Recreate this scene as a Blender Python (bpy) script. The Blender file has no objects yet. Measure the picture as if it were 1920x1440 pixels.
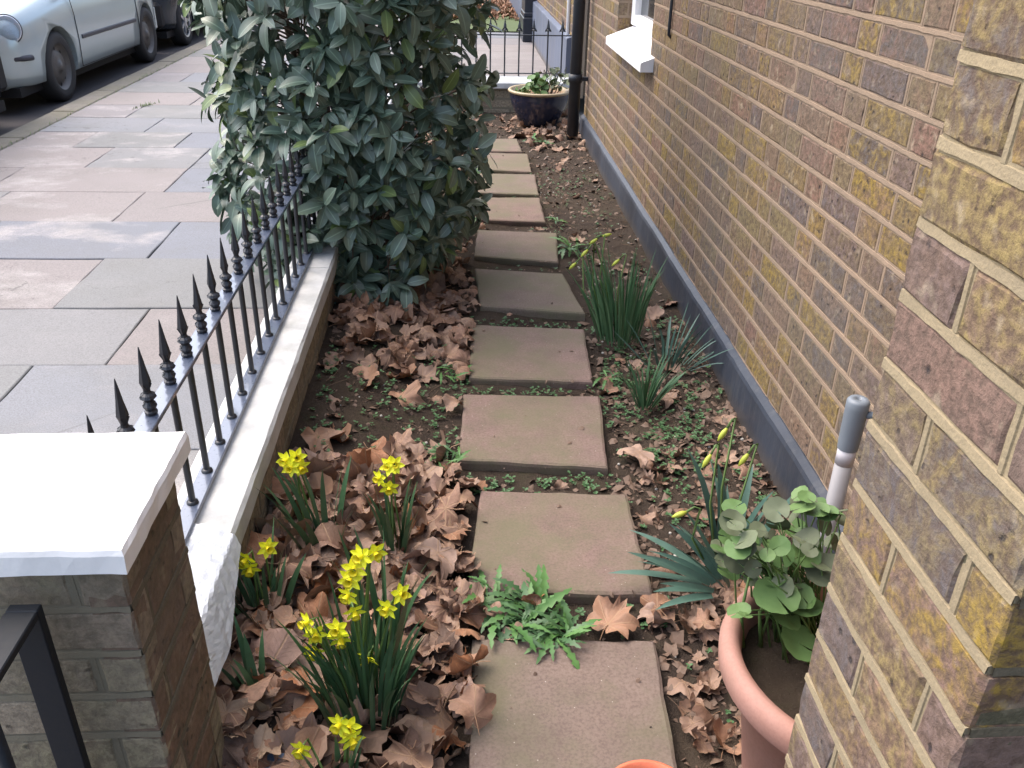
import bpy, math, random
import numpy as np
from mathutils import Vector, Matrix, Euler, noise
random.seed(7); np.random.seed(7)
S = bpy.context.scene
COL = S.collection
R = math.radians

# ------------------------------------------------------------------ camera, light, exposure
CAMZ = 1.41
def make_camera():
    p, y, r = R(28.007), R(3.742), R(1.292)
    f = Vector((math.sin(y)*math.cos(p), math.cos(y)*math.cos(p), -math.sin(p)))
    rt = Vector((math.cos(y), -math.sin(y), 0)); up = rt.cross(f)
    c, s = math.cos(r), math.sin(r)
    a = c*rt + s*up; b = -s*rt + c*up
    cam = bpy.data.objects.new('camera', bpy.data.cameras.new('camera'))
    COL.objects.link(cam)
    m = Matrix((a, b, -f)).transposed().to_4x4(); m.translation = (0, 0, CAMZ)
    cam.matrix_world = m
    cam.data.sensor_width = 36; cam.data.lens = 1631.5/1920*36
    cam.data.clip_start = .02; cam.data.clip_end = 500
    S.camera = cam
make_camera()
SUN_EL, SUN_AZ = R(58), R(-60)          # azimuth from +Y towards +X
w = bpy.data.worlds.new('World'); S.world = w; w.use_nodes = True
nt = w.node_tree; bg = nt.nodes['Background']
sky = nt.nodes.new('ShaderNodeTexSky'); sky.sky_type = 'NISHITA'; sky.sun_disc = False
sky.sun_elevation = SUN_EL; sky.sun_rotation = SUN_AZ
sky.air_density = 1.0; sky.dust_density = 5.0; sky.ozone_density = 1.0
nt.links.new(sky.outputs[0], bg.inputs[0]); bg.inputs[1].default_value = 0.15
sun = bpy.data.objects.new('sun', bpy.data.lights.new('sun', 'SUN')); COL.objects.link(sun)
sun.data.energy = .6; sun.data.angle = R(100); sun.data.color = (1, .97, .93)
sun.rotation_euler = (Vector((math.sin(SUN_AZ)*math.cos(SUN_EL), math.cos(SUN_AZ)*math.cos(SUN_EL), math.sin(SUN_EL)))).to_track_quat('Z', 'Y').to_euler()
S.view_settings.view_transform = 'Standard'; S.view_settings.look = 'None'
S.view_settings.gamma = 1; S.view_settings.use_curve_mapping = False
S.view_settings.exposure = 1.5

# ------------------------------------------------------------------ object helpers
def mesh(name, v, f, mat, smooth=False, uv=None, rnd=None):
    me = bpy.data.meshes.new(name)
    me.from_pydata([tuple(map(float, p)) for p in v], [], [tuple(int(i) for i in q) for q in f])
    if mat: me.materials.append(mat)
    if smooth: me.polygons.foreach_set('use_smooth', [True]*len(me.polygons))
    if uv is not None:
        l = me.uv_layers.new(name='UVMap')
        idx = np.empty(len(me.loops), dtype=np.int32); me.loops.foreach_get('vertex_index', idx)
        l.data.foreach_set('uv', np.asarray(uv, dtype=np.float32)[idx].ravel())
    if rnd is not None:
        a = me.attributes.new('rnd', 'FLOAT', 'POINT'); a.data.foreach_set('value', np.asarray(rnd, dtype=np.float32))
    me.update()
    return me
def link(name, me, parent=None, loc=None, rot=None, scale=None, **tags):
    o = bpy.data.objects.new(name, me); COL.objects.link(o)
    if parent is not None: o.parent = parent
    if loc is not None: o.location = loc
    if rot is not None: o.rotation_euler = rot
    if scale is not None: o.scale = scale if hasattr(scale, '__len__') else (scale,)*3
    for k, x in tags.items():
        if x is not None: o[k] = x
    return o
def thing(name, label, category, loc=(0, 0, 0), group=None, rot=None):
    return link(name, None, None, loc, rot, label=label, category=category, group=group)
class MB:
    """collects geometry for one mesh"""
    def __init__(s): s.v = []; s.f = []; s.uv = []; s.r = []
    def add(s, v, f, uv=None, r=0.0):
        n = len(s.v); s.v.extend(v); s.f.extend([tuple(i+n for i in q) for q in f])
        s.uv.extend(uv if uv is not None else [(0, 0)]*len(v)); s.r.extend([r]*len(v))
    def box(s, x0, x1, y0, y1, z0, z1, r=0.0):
        s.add([(x0,y0,z0),(x1,y0,z0),(x1,y1,z0),(x0,y1,z0),(x0,y0,z1),(x1,y0,z1),(x1,y1,z1),(x0,y1,z1)],
              [(0,3,2,1),(4,5,6,7),(0,1,5,4),(1,2,6,5),(2,3,7,6),(3,0,4,7)], None, r)
    def bbox(s, x0, x1, y0, y1, z0, z1, b=.004, r=0.0):
        """box with chamfered edges"""
        X=(x0,x1);Y=(y0,y1);Z=(z0,z1); v=[]; idx={}
        for i in (0,1):
            for j in (0,1):
                for k in (0,1):
                    sx,sy,sz=(1-2*i)*b,(1-2*j)*b,(1-2*k)*b
                    for a,p in (('x',(X[i],Y[j]+sy,Z[k]+sz)),('y',(X[i]+sx,Y[j],Z[k]+sz)),('z',(X[i]+sx,Y[j]+sy,Z[k]))):
                        idx[i,j,k,a]=len(v); v.append(p)
        f=[]
        q=lambda *t: f.append(tuple(idx[x] for x in t))
        for i in (0,1):
            c=[(0,0),(1,0),(1,1),(0,1)]
            if i==0: c=c[::-1]
            q(*[(i,j,k,'x') for j,k in c]); q(*[(k,i,j,'y') for j,k in c]); q(*[(j,k,i,'z') for j,k in c])
        for i in (0,1):
            for j in (0,1):
                g=[(i,j,0,'x'),(i,j,1,'x'),(i,j,1,'y'),(i,j,0,'y')]; q(*(g if (i+j)%2 else g[::-1]))
                g=[(i,0,j,'x'),(i,1,j,'x'),(i,1,j,'z'),(i,0,j,'z')]; q(*(g[::-1] if (i+j)%2 else g))
                g=[(0,i,j,'y'),(1,i,j,'y'),(1,i,j,'z'),(0,i,j,'z')]; q(*(g if (i+j)%2 else g[::-1]))
                for k in (0,1):
                    g=[(i,j,k,'x'),(i,j,k,'y'),(i,j,k,'z')]; q(*(g if (i+j+k)%2 else g[::-1]))
        s.add(v,f,None,r)
    def tube(s, pts, rad, n=8, cap=True, r=0.0):
        pts=[Vector(p) for p in pts]; rads=rad if hasattr(rad,'__len__') else [rad]*len(pts)
        v=[];f=[]
        for i,p in enumerate(pts):
            d=(pts[min(i+1,len(pts)-1)]-pts[max(i-1,0)]).normalized()
            a=Vector((1,0,0)) if abs(d.x)<.8 else Vector((0,1,0))
            u=d.cross(a).normalized(); w_=d.cross(u)
            for k in range(n):
                t=2*math.pi*k/n; v.append(tuple(p+rads[i]*(u*math.cos(t)+w_*math.sin(t))))
        for i in range(len(pts)-1):
            for k in range(n):
                f.append((i*n+k,i*n+(k+1)%n,(i+1)*n+(k+1)%n,(i+1)*n+k))
        if cap: f.append(tuple(range(n))[::-1]); f.append(tuple(range((len(pts)-1)*n,len(pts)*n)))
        s.add(v,f,None,r)
    def lathe(s, prof, n=24, c=(0,0,0), r=0.0):
        v=[];f=[]
        for (rr,z) in prof:
            for k in range(n):
                t=2*math.pi*k/n; v.append((c[0]+rr*math.cos(t),c[1]+rr*math.sin(t),c[2]+z))
        for i in range(len(prof)-1):
            for k in range(n):
                f.append((i*n+k,i*n+(k+1)%n,(i+1)*n+(k+1)%n,(i+1)*n+k))
        s.add(v,f,None,r)
    def build(s, name, mat, smooth=False):
        return mesh(name, s.v, s.f, mat, smooth, s.uv, s.r)

# ------------------------------------------------------------------ material helpers
class NT:
    def __init__(s, name):
        s.m = bpy.data.materials.new(name); s.m.use_nodes = True; s.t = s.m.node_tree
        s.b = s.t.nodes['Principled BSDF']; s.geo = None
    def n(s, typ, **kw):
        x = s.t.nodes.new(typ)
        for k, v in kw.items():
            if k.startswith('i_'):
                x.inputs[k[2:].replace('_', ' ')].default_value = v
            else: setattr(x, k, v)
        return x
    def l(s, a, b): s.t.links.new(a, b)
    def pos(s):
        if s.geo is None: s.geo = s.n('ShaderNodeNewGeometry').outputs['Position']
        return s.geo
    def noise(s, scale, detail=4, rough=.55, vec=None, off=None, stretch=None, dist=0):
        x = s.n('ShaderNodeTexNoise'); x.inputs['Scale'].default_value = scale
        x.inputs['Detail'].default_value = detail; x.inputs['Roughness'].default_value = rough
        x.inputs['Distortion'].default_value = dist
        v = vec or s.pos()
        if off is not None or stretch is not None:
            mp = s.n('ShaderNodeMapping'); s.l(v, mp.inputs[0])
            if stretch: mp.inputs['Scale'].default_value = stretch
            if off is not None:
                if isinstance(off, tuple): mp.inputs['Location'].default_value = off
                else: s.l(off, mp.inputs['Location'])
            v = mp.outputs[0]
        s.l(v, x.inputs['Vector']); return x.outputs['Fac']
    def ramp(s, fac, stops, interp='LINEAR'):
        x = s.n('ShaderNodeValToRGB'); r = x.color_ramp; r.interpolation = interp
        while len(r.elements) < len(stops): r.elements.new(.5)
        for e, (p, c) in zip(r.elements, stops):
            e.position = p; e.color = (c, c, c, 1) if not hasattr(c, '__len__') else (*c, 1)
        s.l(fac, x.inputs[0]); return x.outputs[0]
    def mix(s, fac, a, b, blend='MIX'):
        x = s.n('ShaderNodeMix', data_type='RGBA', blend_type=blend)
        for i, q in ((0, fac), (6, a), (7, b)):
            if isinstance(q, (int, float)): x.inputs[i].default_value = q
            elif isinstance(q, tuple): x.inputs[i].default_value = (*q, 1)
            else: s.l(q, x.inputs[i])
        return x.outputs[2]
    def math(s, op, a, b=0.0):
        x = s.n('ShaderNodeMath', operation=op)
        for i, q in enumerate((a, b)):
            if isinstance(q, (int, float)): x.inputs[i].default_value = q
            else: s.l(q, x.inputs[i])
        return x.outputs[0]
    def rand(s):
        a = s.n('ShaderNodeAttribute', attribute_name='rnd'); o = s.n('ShaderNodeObjectInfo')
        return s.math('FRACT', s.math('ADD', a.outputs['Fac'], o.outputs['Random']))
    def col(s, c):
        if isinstance(c, tuple): s.b.inputs['Base Color'].default_value = (*c, 1)
        else: s.l(c, s.b.inputs['Base Color'])
    def rough(s, r):
        if isinstance(r, (int, float)): s.b.inputs['Roughness'].default_value = r
        else: s.l(r, s.b.inputs['Roughness'])
    def bump(s, h, strength=.5, dist=.002):
        x = s.n('ShaderNodeBump'); x.inputs['Strength'].default_value = strength; x.inputs['Distance'].default_value = dist
        s.l(h, x.inputs['Height']); s.l(x.outputs[0], s.b.inputs['Normal'])
    def spec(s, v): s.b.inputs['Specular IOR Level'].default_value = v
def simple(name, c, rough=.5, metal=0, noise_amt=.15, scale=30, spec=.5, bump=.2, bd=.001):
    m = NT(name); n = m.noise(scale, 5)
    m.col(m.mix(n, tuple(x*(1-noise_amt) for x in c), tuple(min(1, x*(1+noise_amt)) for x in c)))
    m.rough(rough); m.b.inputs['Metallic'].default_value = metal; m.spec(spec)
    if bump: m.bump(n, bump, bd)
    return m.m

def brick_material(name, palette, dark=1.0, green=0.0, pit=.9):
    m = NT(name); r = m.rand()
    offv = m.n('ShaderNodeCombineXYZ'); m.l(m.math('MULTIPLY', r, 37), offv.inputs[0]); m.l(m.math('MULTIPLY', r, 91), offv.inputs[2])
    stops = [(i/len(palette), c) for i, c in enumerate(palette)]
    base = m.ramp(r, stops, 'CONSTANT')
    r2 = m.math('FRACT', m.math('MULTIPLY', r, 13.7))
    second = m.ramp(r2, [(i/len(palette), c) for i, c in enumerate(palette[::-1])], 'CONSTANT')
    n1 = m.noise(21, 6, .68, off=offv.outputs[0], dist=1.1)
    c = m.mix(m.ramp(n1, [(.42, 0), (.60, .85)]), base, second)
    n2 = m.noise(70, 6, .7)
    c = m.mix(m.ramp(n2, [(.40, .85), (.60, 0)]), c, tuple(x*.5 for x in palette[1]))
    c = m.mix(m.ramp(m.noise(34, 3, .5, off=(5, 3, 1)), [(.60, 0), (.75, .45)]), c, (.50, .42, .30))
    # pits and kiln spots
    vo = m.n('ShaderNodeTexVoronoi'); vo.inputs['Scale'].default_value = 38; m.l(m.pos(), vo.inputs['Vector'])
    vo2 = m.noise(9, 2, .5, off=(9, 2, 4))
    spot = m.math('MULTIPLY', m.ramp(m.math('ADD', vo.outputs['Distance'], m.math('MULTIPLY', m.math('SUBTRACT', n2, .5), .5)), [(.06, 1), (.2, 0)]), m.ramp(vo2, [(.46, 0), (.54, 1)]))
    c = m.mix(m.math('MULTIPLY', spot, pit), c, (.045, .04, .045))
    soot = m.noise(2.2, 4, .6, off=(1, 7, 3))
    c = m.mix(m.ramp(soot, [(.45, 0), (.75, .5)]), c, (.13, .12, .11))
    if green:
        g = m.noise(5, 5, .6, off=(3, 3, 8)); c = m.mix(m.ramp(g, [(.35, green), (.7, green*.3)]), c, (.10, .105, .055))
    if dark != 1: c = m.mix(1.0, c, (dark, dark, dark), 'MULTIPLY')
    m.col(c); m.rough(.93); m.spec(.25)
    h = m.math('ADD', m.math('MULTIPLY', n2, 1.5), m.math('SUBTRACT', m.noise(18, 3, .5), m.math('MULTIPLY', spot, 1.2)))
    m.bump(h, .8, .004)
    return m.m
STOCK = [(0.268, 0.183, 0.07), (0.212, 0.15, 0.104), (0.186, 0.135, 0.124), (0.307, 0.216, 0.052), (0.234, 0.166, 0.126), (0.133, 0.116, 0.116), (0.25, 0.165, 0.114), (0.221, 0.176, 0.091), (0.247, 0.145, 0.111), (0.212, 0.161, 0.093)]
M = {}
M['brick'] = brick_material('yellow_stock_brick', STOCK)
M['brick_near'] = brick_material('stock_brick_pier', [(0.312, 0.22, 0.074), (0.231, 0.156, 0.121), (0.205, 0.147, 0.13), (0.355, 0.245, 0.041), (0.14, 0.123, 0.128), (0.27, 0.206, 0.096), (0.256, 0.163, 0.128), (0.298, 0.229, 0.101), (0.221, 0.151, 0.122)], pit=.9)
M['brick_green'] = brick_material('mossy_brick', [(.40, .335, .235), (.40, .31, .24), (.37, .32, .21), (.43, .35, .26), (.38, .30, .225)], green=.38)
M['brick_dark'] = brick_material('dark_olive_brick', [(.14, .12, .085), (.15, .115, .095), (.13, .12, .075)], green=.5)
M['brick_red'] = brick_material('red_brick', [(.25, .15, .115), (.27, .17, .13), (.22, .15, .115)], green=.4)
def mortar_material(name, c, dirt):
    m = NT(name); n = m.noise(45, 6, .65); n2 = m.noise(4, 4, .6, off=(2, 2, 2)); g = m.noise(260, 3, .6)
    k = m.mix(n, tuple(x*.72 for x in c), c); k = m.mix(m.ramp(n2, [(.4, 0), (.75, dirt)]), k, (.14, .125, .10))
    k = m.mix(m.ramp(g, [(.35, .35), (.6, 0)]), k, (.2, .17, .12))
    m.col(k); m.rough(.95); m.spec(.2); m.bump(m.math('ADD', n, m.math('MULTIPLY', g, .5)), .7, .003); return m.m
M['mortar'] = mortar_material('tan_pointing', (.35, .26, .19), .35)
M['mortar_dark'] = mortar_material('dark_pointing', (.13, .115, .08), .6)
M['mortar_near'] = mortar_material('cream_pointing', (.385, .315, .20), .4)
M['mortar_grey'] = mortar_material('grey_pointing', (.24, .215, .155), .55)

def white_paint(name, dirt=.2, base=(.80, .81, .80)):
    m = NT(name); n = m.noise(11, 6, .7); n2 = m.noise(90, 4, .7)
    k = m.mix(m.ramp(n, [(.42, 0), (.75, dirt)]), base, (.30, .31, .28))
    k = m.mix(m.ramp(n2, [(.70, 0), (.76, dirt*1.6)]), k, (.25, .22, .17))
    m.col(k); m.rough(.55); m.spec(.35); m.bump(m.math('ADD', m.noise(25, 5, .6), m.math('MULTIPLY', n2, .3)), .35, .003); return m.m
M['white_cap'] = white_paint('white_masonry_paint', .22, (.83, .83, .82))
M['white_coping'] = white_paint('weathered_white_paint', .65, (.56, .575, .575))
M['white_gloss'] = white_paint('white_gloss_paint', .06, (.84, .85, .87))

def iron(name, c=(.012, .014, .018), rough=.32):
    m = NT(name); n = m.noise(120, 4, .6)
    m.col(m.mix(n, c, tuple(x*2.2 for x in c))); m.rough(m.ramp(n, [(.3, rough), (.7, rough+.12)])); m.spec(.6)
    m.bump(m.noise(60, 3), .25, .001); return m.m
M['iron'] = iron('black_gloss_iron')
M['rail_iron'] = iron('black_gloss_rail_sky_tint', (.055, .07, .105), .26); M['rail_iron'].node_tree.nodes['Principled BSDF'].inputs['Specular IOR Level'].default_value = 1.0; M['rail_iron'].node_tree.nodes['Principled BSDF'].inputs['Coat Weight'].default_value = 1.0  # black rails; the blue sky reflection is painted into their base colour
M['gate_iron'] = iron('black_gate_iron', (.006, .008, .011), .5); M['gate_iron'].node_tree.nodes['Principled BSDF'].inputs['Specular IOR Level'].default_value = .3

def slab_material(name, palette, stain, grit=.35, wet=.8, moss=0):
    m = NT(name); r = m.rand()
    base = m.ramp(r, [(i/len(palette), c) for i, c in enumerate(palette)], 'CONSTANT')
    n = m.noise(3.2, 6, .62, off=(4, 1, 0)); n2 = m.noise(160, 4, .7); n3 = m.noise(11, 5, .6, off=(0, 6, 2))
    k = m.mix(m.ramp(n, [(.35, 0), (.7, stain)]), base, tuple(min(1, x*1.35) for x in palette[0]))
    k = m.mix(m.ramp(n3, [(.45, 0), (.75, .45)]), k, tuple(x*.55 for x in palette[-1]))
    k = m.mix(m.ramp(n2, [(.36, grit*1.6), (.58, 0)]), k, tuple(x*.45 for x in palette[0]))
    vo = m.n('ShaderNodeTexVoronoi'); vo.inputs['Scale'].default_value = 45; m.l(m.pos(), vo.inputs['Vector'])
    k = m.mix(m.ramp(vo.outputs['Distance'], [(.045, .6), (.07, 0)]), k, (.6, .56, .5))
    if moss:
        k = m.mix(m.ramp(m.noise(4.5, 6, .65, off=(8, 8, 1)), [(.40, 0), (.62, moss)]), k, (.14, .135, .08))
    m.col(k); m.rough(wet); m.spec(.3); m.bump(m.math('ADD', n2, m.math('MULTIPLY', n3, 1.5)), .55, .0015); return m.m
M['step'] = slab_material('brown_sandstone_slab', [(.22, .155, .13), (.212, .15, .13), (.192, .15, .125), (.225, .155, .135), (.185, .145, .12)], .3, moss=.75)
def paving_material():
    m = NT('york_stone_paving'); r = m.rand()
    pal = [(.215, .225, .245), (.255, .228, .222), (.208, .212, .212), (.27, .24, .232), (.225, .225, .228), (.192, .205, .235), (.285, .258, .25), (.23, .215, .222)]
    k = m.ramp(r, [(i/len(pal), c) for i, c in enumerate(pal)], 'CONSTANT')
    n = m.noise(1.7, 6, .6, off=(4, 1, 0), stretch=(1, 1.5, 1)); g = m.noise(190, 4, .7); n3 = m.noise(6, 6, .65, off=(0, 6, 2))
    white = m.math('MULTIPLY', m.ramp(n, [(.50, 0), (.60, 1)]), m.ramp(n3, [(.35, .15), (.6, 1)]))
    sel = m.ramp(m.math('FRACT', m.math('MULTIPLY', r, 7.3)), [(.0, .1), (.5, .35), (.75, 1)], 'CONSTANT')
    k = m.mix(m.math('MULTIPLY', m.math('MULTIPLY', white, sel), .75), k, (.44, .41, .40))
    k = m.mix(m.ramp(m.noise(2.6, 5, .6, off=(7, 2, 2)), [(.45, 0), (.7, .3)]), k, (.155, .15, .13))
    k = m.mix(m.ramp(g, [(.38, .5), (.58, 0)]), k, (.10, .10, .10))
    gum = m.n('ShaderNodeTexVoronoi'); gum.inputs['Scale'].default_value = 5.5; m.l(m.pos(), gum.inputs['Vector'])
    k = m.mix(m.math('MULTIPLY', m.ramp(gum.outputs['Distance'], [(.07, .5), (.10, 0)]), m.ramp(n3, [(.5, 0), (.55, 1)])), k, (.10, .10, .105))
    ck = m.n('ShaderNodeTexVoronoi', feature='DISTANCE_TO_EDGE'); ck.inputs['Scale'].default_value = .9
    wv = m.n('ShaderNodeVectorMath', operation='ADD'); m.l(m.pos(), wv.inputs[0]); m.l(m.noise(7, 4, .6), wv.inputs[1]); m.l(wv.outputs[0], ck.inputs['Vector'])
    k = m.mix(m.math('MULTIPLY', m.ramp(ck.outputs['Distance'], [(.0, .7), (.006, 0)]), m.ramp(m.noise(.9, 2, .5, off=(3, 3, 3)), [(.5, 0), (.53, 1)])), k, (.08, .08, .075))
    m.col(k); m.rough(.7); m.spec(.35); m.bump(m.math('ADD', g, n3), .4, .0015); return m.m
M['paving'] = paving_material()
M['kerb'] = slab_material('granite_kerb', [(.19, .175, .15), (.21, .195, .17), (.175, .165, .14)], .3, moss=.35)
M['bed'] = simple('joint_sand', (.10, .095, .075), .95, noise_amt=.5, scale=60, spec=.2)
def asphalt():
    m = NT('asphalt'); g = m.noise(140, 4, .7); n = m.noise(2, 4, .6)
    m.col(m.mix(g, (.035, .035, .038), m.mix(n, (.07, .065, .065), (.10, .085, .085)))); m.rough(.8); m.spec(.35); m.bump(g, .7, .004); return m.m
M['asphalt'] = asphalt()
M['far_ground'] = simple('far_ground_grey', (.12, .12, .11), .9, scale=3, noise_amt=.3, bump=0)
def soil():
    m = NT('garden_soil'); n = m.noise(40, 6, .7); n2 = m.noise(4, 5, .6, off=(3, 9, 1)); g = m.noise(220, 4, .7)
    k = m.mix(n, (.024, .019, .016), (.075, .056, .044)); k = m.mix(m.ramp(n2, [(.4, 0), (.7, .55)]), k, (.10, .078, .055))
    k = m.mix(m.ramp(g, [(.6, 0), (.72, .6)]), k, (.20, .165, .13))
    k = m.mix(m.ramp(m.noise(7, 5, .65, off=(1, 1, 7)), [(.55, 0), (.7, .35)]), k, (.05, .06, .025))
    m.col(k); m.rough(.97); m.spec(.15); m.bump(m.math('ADD', n, m.math('MULTIPLY', g, .5)), 1, .012); return m.m
M['soil'] = soil()
def plinth_mat(name, c):
    m = NT(name); n = m.noise(3, 5, .6, stretch=(1, 1, .25)); s_ = m.noise(30, 5, .7, stretch=(1, 1, .12)); d = m.noise(60, 4, .7)
    k = m.mix(m.ramp(n, [(.35, 0), (.75, .8)]), c, tuple(x*1.7 for x in c))
    k = m.mix(m.ramp(s_, [(.52, 0), (.8, .5)]), k, (.14, .14, .14))
    k = m.mix(m.ramp(d, [(.74, 0), (.79, .7)]), k, (.35, .33, .30))
    sep = m.n('ShaderNodeSeparateXYZ'); m.l(m.pos(), sep.inputs[0])
    zz = m.math('ADD', sep.outputs[2], m.math('MULTIPLY', m.noise(9, 3), .06))
    k = m.mix(m.ramp(zz, [(.045, .85), (.11, 0)]), k, (.085, .07, .055))
    m.col(k); m.rough(m.ramp(n, [(.3, .38), (.8, .6)])); m.spec(.5); m.bump(m.math('ADD', m.noise(14, 4, .6), m.math('MULTIPLY', d, .2)), .6, .004); return m.m
M['plinth'] = plinth_mat('blue_black_plinth_paint', (.030, .037, .052))
M['navy'] = plinth_mat('blue_masonry_paint', (.085, .105, .155))
M['navy_dark'] = simple('navy_gloss_paint', (.02, .025, .035), .35)
M['pipe'] = simple('blue_black_pipe_paint', (.022, .027, .036), .42, noise_amt=.3, scale=12)
M['pvc'] = simple('grey_plastic_pipe', (.28, .275, .285), .4, scale=14)
M['pvc_cap'] = simple('slate_grey_plastic', (.17, .20, .235), .45, scale=14)
M['tape'] = simple('pale_tape', (.55, .54, .58), .4)
def terracotta(name, c, rough=.75):
    m = NT(name); n = m.noise(9, 6, .65); g = m.noise(180, 3, .6)
    k = m.mix(m.ramp(n, [(.35, 0), (.75, .8)]), c, (min(1, c[0]*1.2), c[1]*1.35, c[2]*1.5)); k = m.mix(m.ramp(g, [(.3, .25), (.6, 0)]), k, tuple(x*.6 for x in c))
    k = m.mix(m.ramp(m.noise(4, 5, .6, off=(6, 1, 1), stretch=(1, 1, .5)), [(.55, 0), (.75, .35)]), k, (.16, .12, .08))
    m.col(k); m.rough(rough); m.spec(.35); m.bump(n, .2, .002); return m.m
M['terracotta'] = terracotta('terracotta', (.37, .195, .15))
M['orange_plastic'] = terracotta('orange_clay', (.62, .16, .08), .5)
M['glaze'] = simple('dark_blue_glaze', (.018, .022, .045), .16, noise_amt=.5, scale=8, spec=.7, bump=.1)
M['glaze_rim'] = simple('buff_glaze_rim', (.42, .33, .20), .35)
def dead_leaf_mat(name, pal, vein=(.36, .235, .145)):
    m = NT(name); r = m.rand()
    base = m.ramp(r, [(i/len(pal), c) for i, c in enumerate(pal)], 'CONSTANT')
    uv = m.n('ShaderNodeUVMap'); sep = m.n('ShaderNodeSeparateXYZ'); m.l(uv.outputs[0], sep.inputs[0])
    u, v_ = sep.outputs[0], sep.outputs[1]
    at = m.n('ShaderNodeMath', operation='ARCTAN2'); m.l(u, at.inputs[0]); m.l(v_, at.inputs[1])
    rr = m.math('SQRT', m.math('ADD', m.math('MULTIPLY', u, u), m.math('MULTIPLY', v_, v_)))
    a = m.math('MULTIPLY', at.outputs[0], 57.2958/50)
    fr = m.math('ABSOLUTE', m.math('SUBTRACT', a, m.math('ROUND', a)))
    vein_f = m.ramp(m.math('MULTIPLY', fr, rr), [(.008, .7), (.028, 0)])
    # side veins
    sv = m.math('FRACT', m.math('MULTIPLY', m.math('SUBTRACT', rr, m.math('MULTIPLY', fr, .55)), 8))
    side = m.ramp(sv, [(.0, .4), (.10, 0)])
    n = m.noise(22, 5, .6, vec=None); n2 = m.noise(90, 4, .7)
    k = m.mix(m.ramp(n, [(.38, .55), (.62, 0)]), base, tuple(x*.42 for x in pal[1]))
    k = m.mix(m.ramp(n2, [(.36, .55), (.6, 0)]), k, tuple(x*.5 for x in pal[0]))
    gi = m.n('ShaderNodeNewGeometry')
    k = m.mix(m.math('MULTIPLY', gi.outputs['Backfacing'], .45), k, (.34, .245, .185))
    k = m.mix(side, k, vein); k = m.mix(vein_f, k, vein)
    m.col(k); m.rough(.62); m.spec(.35)
    m.bump(m.math('SUBTRACT', n2, m.math('ADD', vein_f, side)), .6, .002); return m.m
M['dead'] = dead_leaf_mat('dead_plane_leaf', [(.33, .19, .125), (.26, .15, .10), (.37, .235, .165), (.30, .175, .12), (.20, .12, .085), (.40, .265, .185), (.33, .165, .09), (.29, .18, .135)])
M['dead_dark'] = dead_leaf_mat('dark_dead_leaf', [(.13, .075, .052), (.15, .085, .06), (.11, .068, .05)], (.19, .12, .085))
M['dead_orange'] = dead_leaf_mat('orange_dead_leaf', [(.42, .18, .085), (.38, .165, .075), (.43, .215, .12)])
M['dead_pink'] = dead_leaf_mat('pinkish_dead_leaf', [(.40, .26, .205), (.43, .285, .22), (.36, .23, .185)])
M['dead_pale'] = dead_leaf_mat('pale_dead_leaf', [(.46, .33, .21), (.43, .30, .21)])
def green(name, c, c2, rough=.5, spec=.4, rnd=True, scale=40, trans=0.0):
    m = NT(name); n = m.noise(scale, 3)
    k = m.mix(m.rand() if rnd else n, c, c2); k = m.mix(m.ramp(n, [(.4, 0), (.8, .4)]), k, tuple(x*.6 for x in c))
    if trans:
        uv = m.n('ShaderNodeUVMap'); sep = m.n('ShaderNodeSeparateXYZ'); m.l(uv.outputs[0], sep.inputs[0])
        k = m.mix(m.ramp(m.math('ABSOLUTE', sep.outputs[0]), [(.015, .55), (.06, 0)]), k, tuple(min(1, x*2.2) for x in c2))
    m.col(k); m.rough(rough); m.spec(spec); m.bump(m.noise(scale*4, 3), .15, .001); return m.m
M['bush_leaf'] = green('glossy_dark_evergreen_leaf', (.075, .125, .085), (.13, .185, .135), .42, .7, scale=25, trans=1)
M['bush_leaf_light'] = green('young_evergreen_leaf', (.11, .17, .05), (.15, .21, .075), .4, .6, scale=25, trans=1)
M['bark'] = simple('grey_brown_bark', (.09, .065, .045), .9, noise_amt=.4, scale=60, bd=.003)
M['daff_leaf'] = green('daffodil_leaf', (.045, .11, .048), (.075, .155, .075), .42, .5)
M['daff_leaf_mid'] = green('mid_green_daffodil_leaf', (.065, .145, .065), (.10, .20, .095), .45, .5)
M['daff_leaf_blue'] = green('blue_green_daffodil_leaf', (.07, .145, .115), (.10, .185, .145), .45, .5)
M['stem_green'] = green('pale_green_stem', (.10, .18, .05), (.14, .22, .07))
M['petal'] = simple('yellow_petal', (.86, .90, .04), .5, noise_amt=.06, scale=60)
M['trumpet'] = simple('deep_yellow_trumpet', (.88, .74, .02), .5, noise_amt=.08, scale=60)
M['bud'] = simple('yellow_green_bud', (.42, .48, .06), .5)
M['weed'] = green('fresh_green_weed', (.06, .155, .04), (.10, .22, .06), .5, .4)
M['weed_dark'] = green('deep_green_weed', (.05, .12, .045), (.085, .18, .07), .5, .4)
M['geranium'] = green('geranium_leaf', (.085, .165, .05), (.14, .23, .08), .55, .35)
M['geranium_dull'] = green('dull_geranium_leaf', (.10, .12, .075), (.14, .17, .10), .6, .3)
M['twig'] = simple('brown_twig', (.13, .085, .055), .9)
M['crumb'] = dead_leaf_mat('leaf_crumbs', [(.15, .09, .06), (.20, .125, .09), (.10, .065, .05), (.24, .155, .11), (.09, .06, .045), (.17, .09, .06), (.27, .18, .135), (.12, .08, .055)], (.16, .11, .08))
M['stone_chip'] = simple('pale_stone_chip', (.42, .40, .36), .8)
M['paint'] = simple('silver_green_car_paint', (.50, .57, .57), .22, metal=.35, noise_amt=.02, scale=5, spec=.6, bump=0)
M['paint_dark'] = simple('dark_grey_car_paint', (.035, .045, .055), .2, metal=.3, noise_amt=.05, scale=5, spec=.6, bump=0)
M['rubber'] = simple('tyre_rubber', (.035, .033, .032), .75, scale=90)
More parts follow.
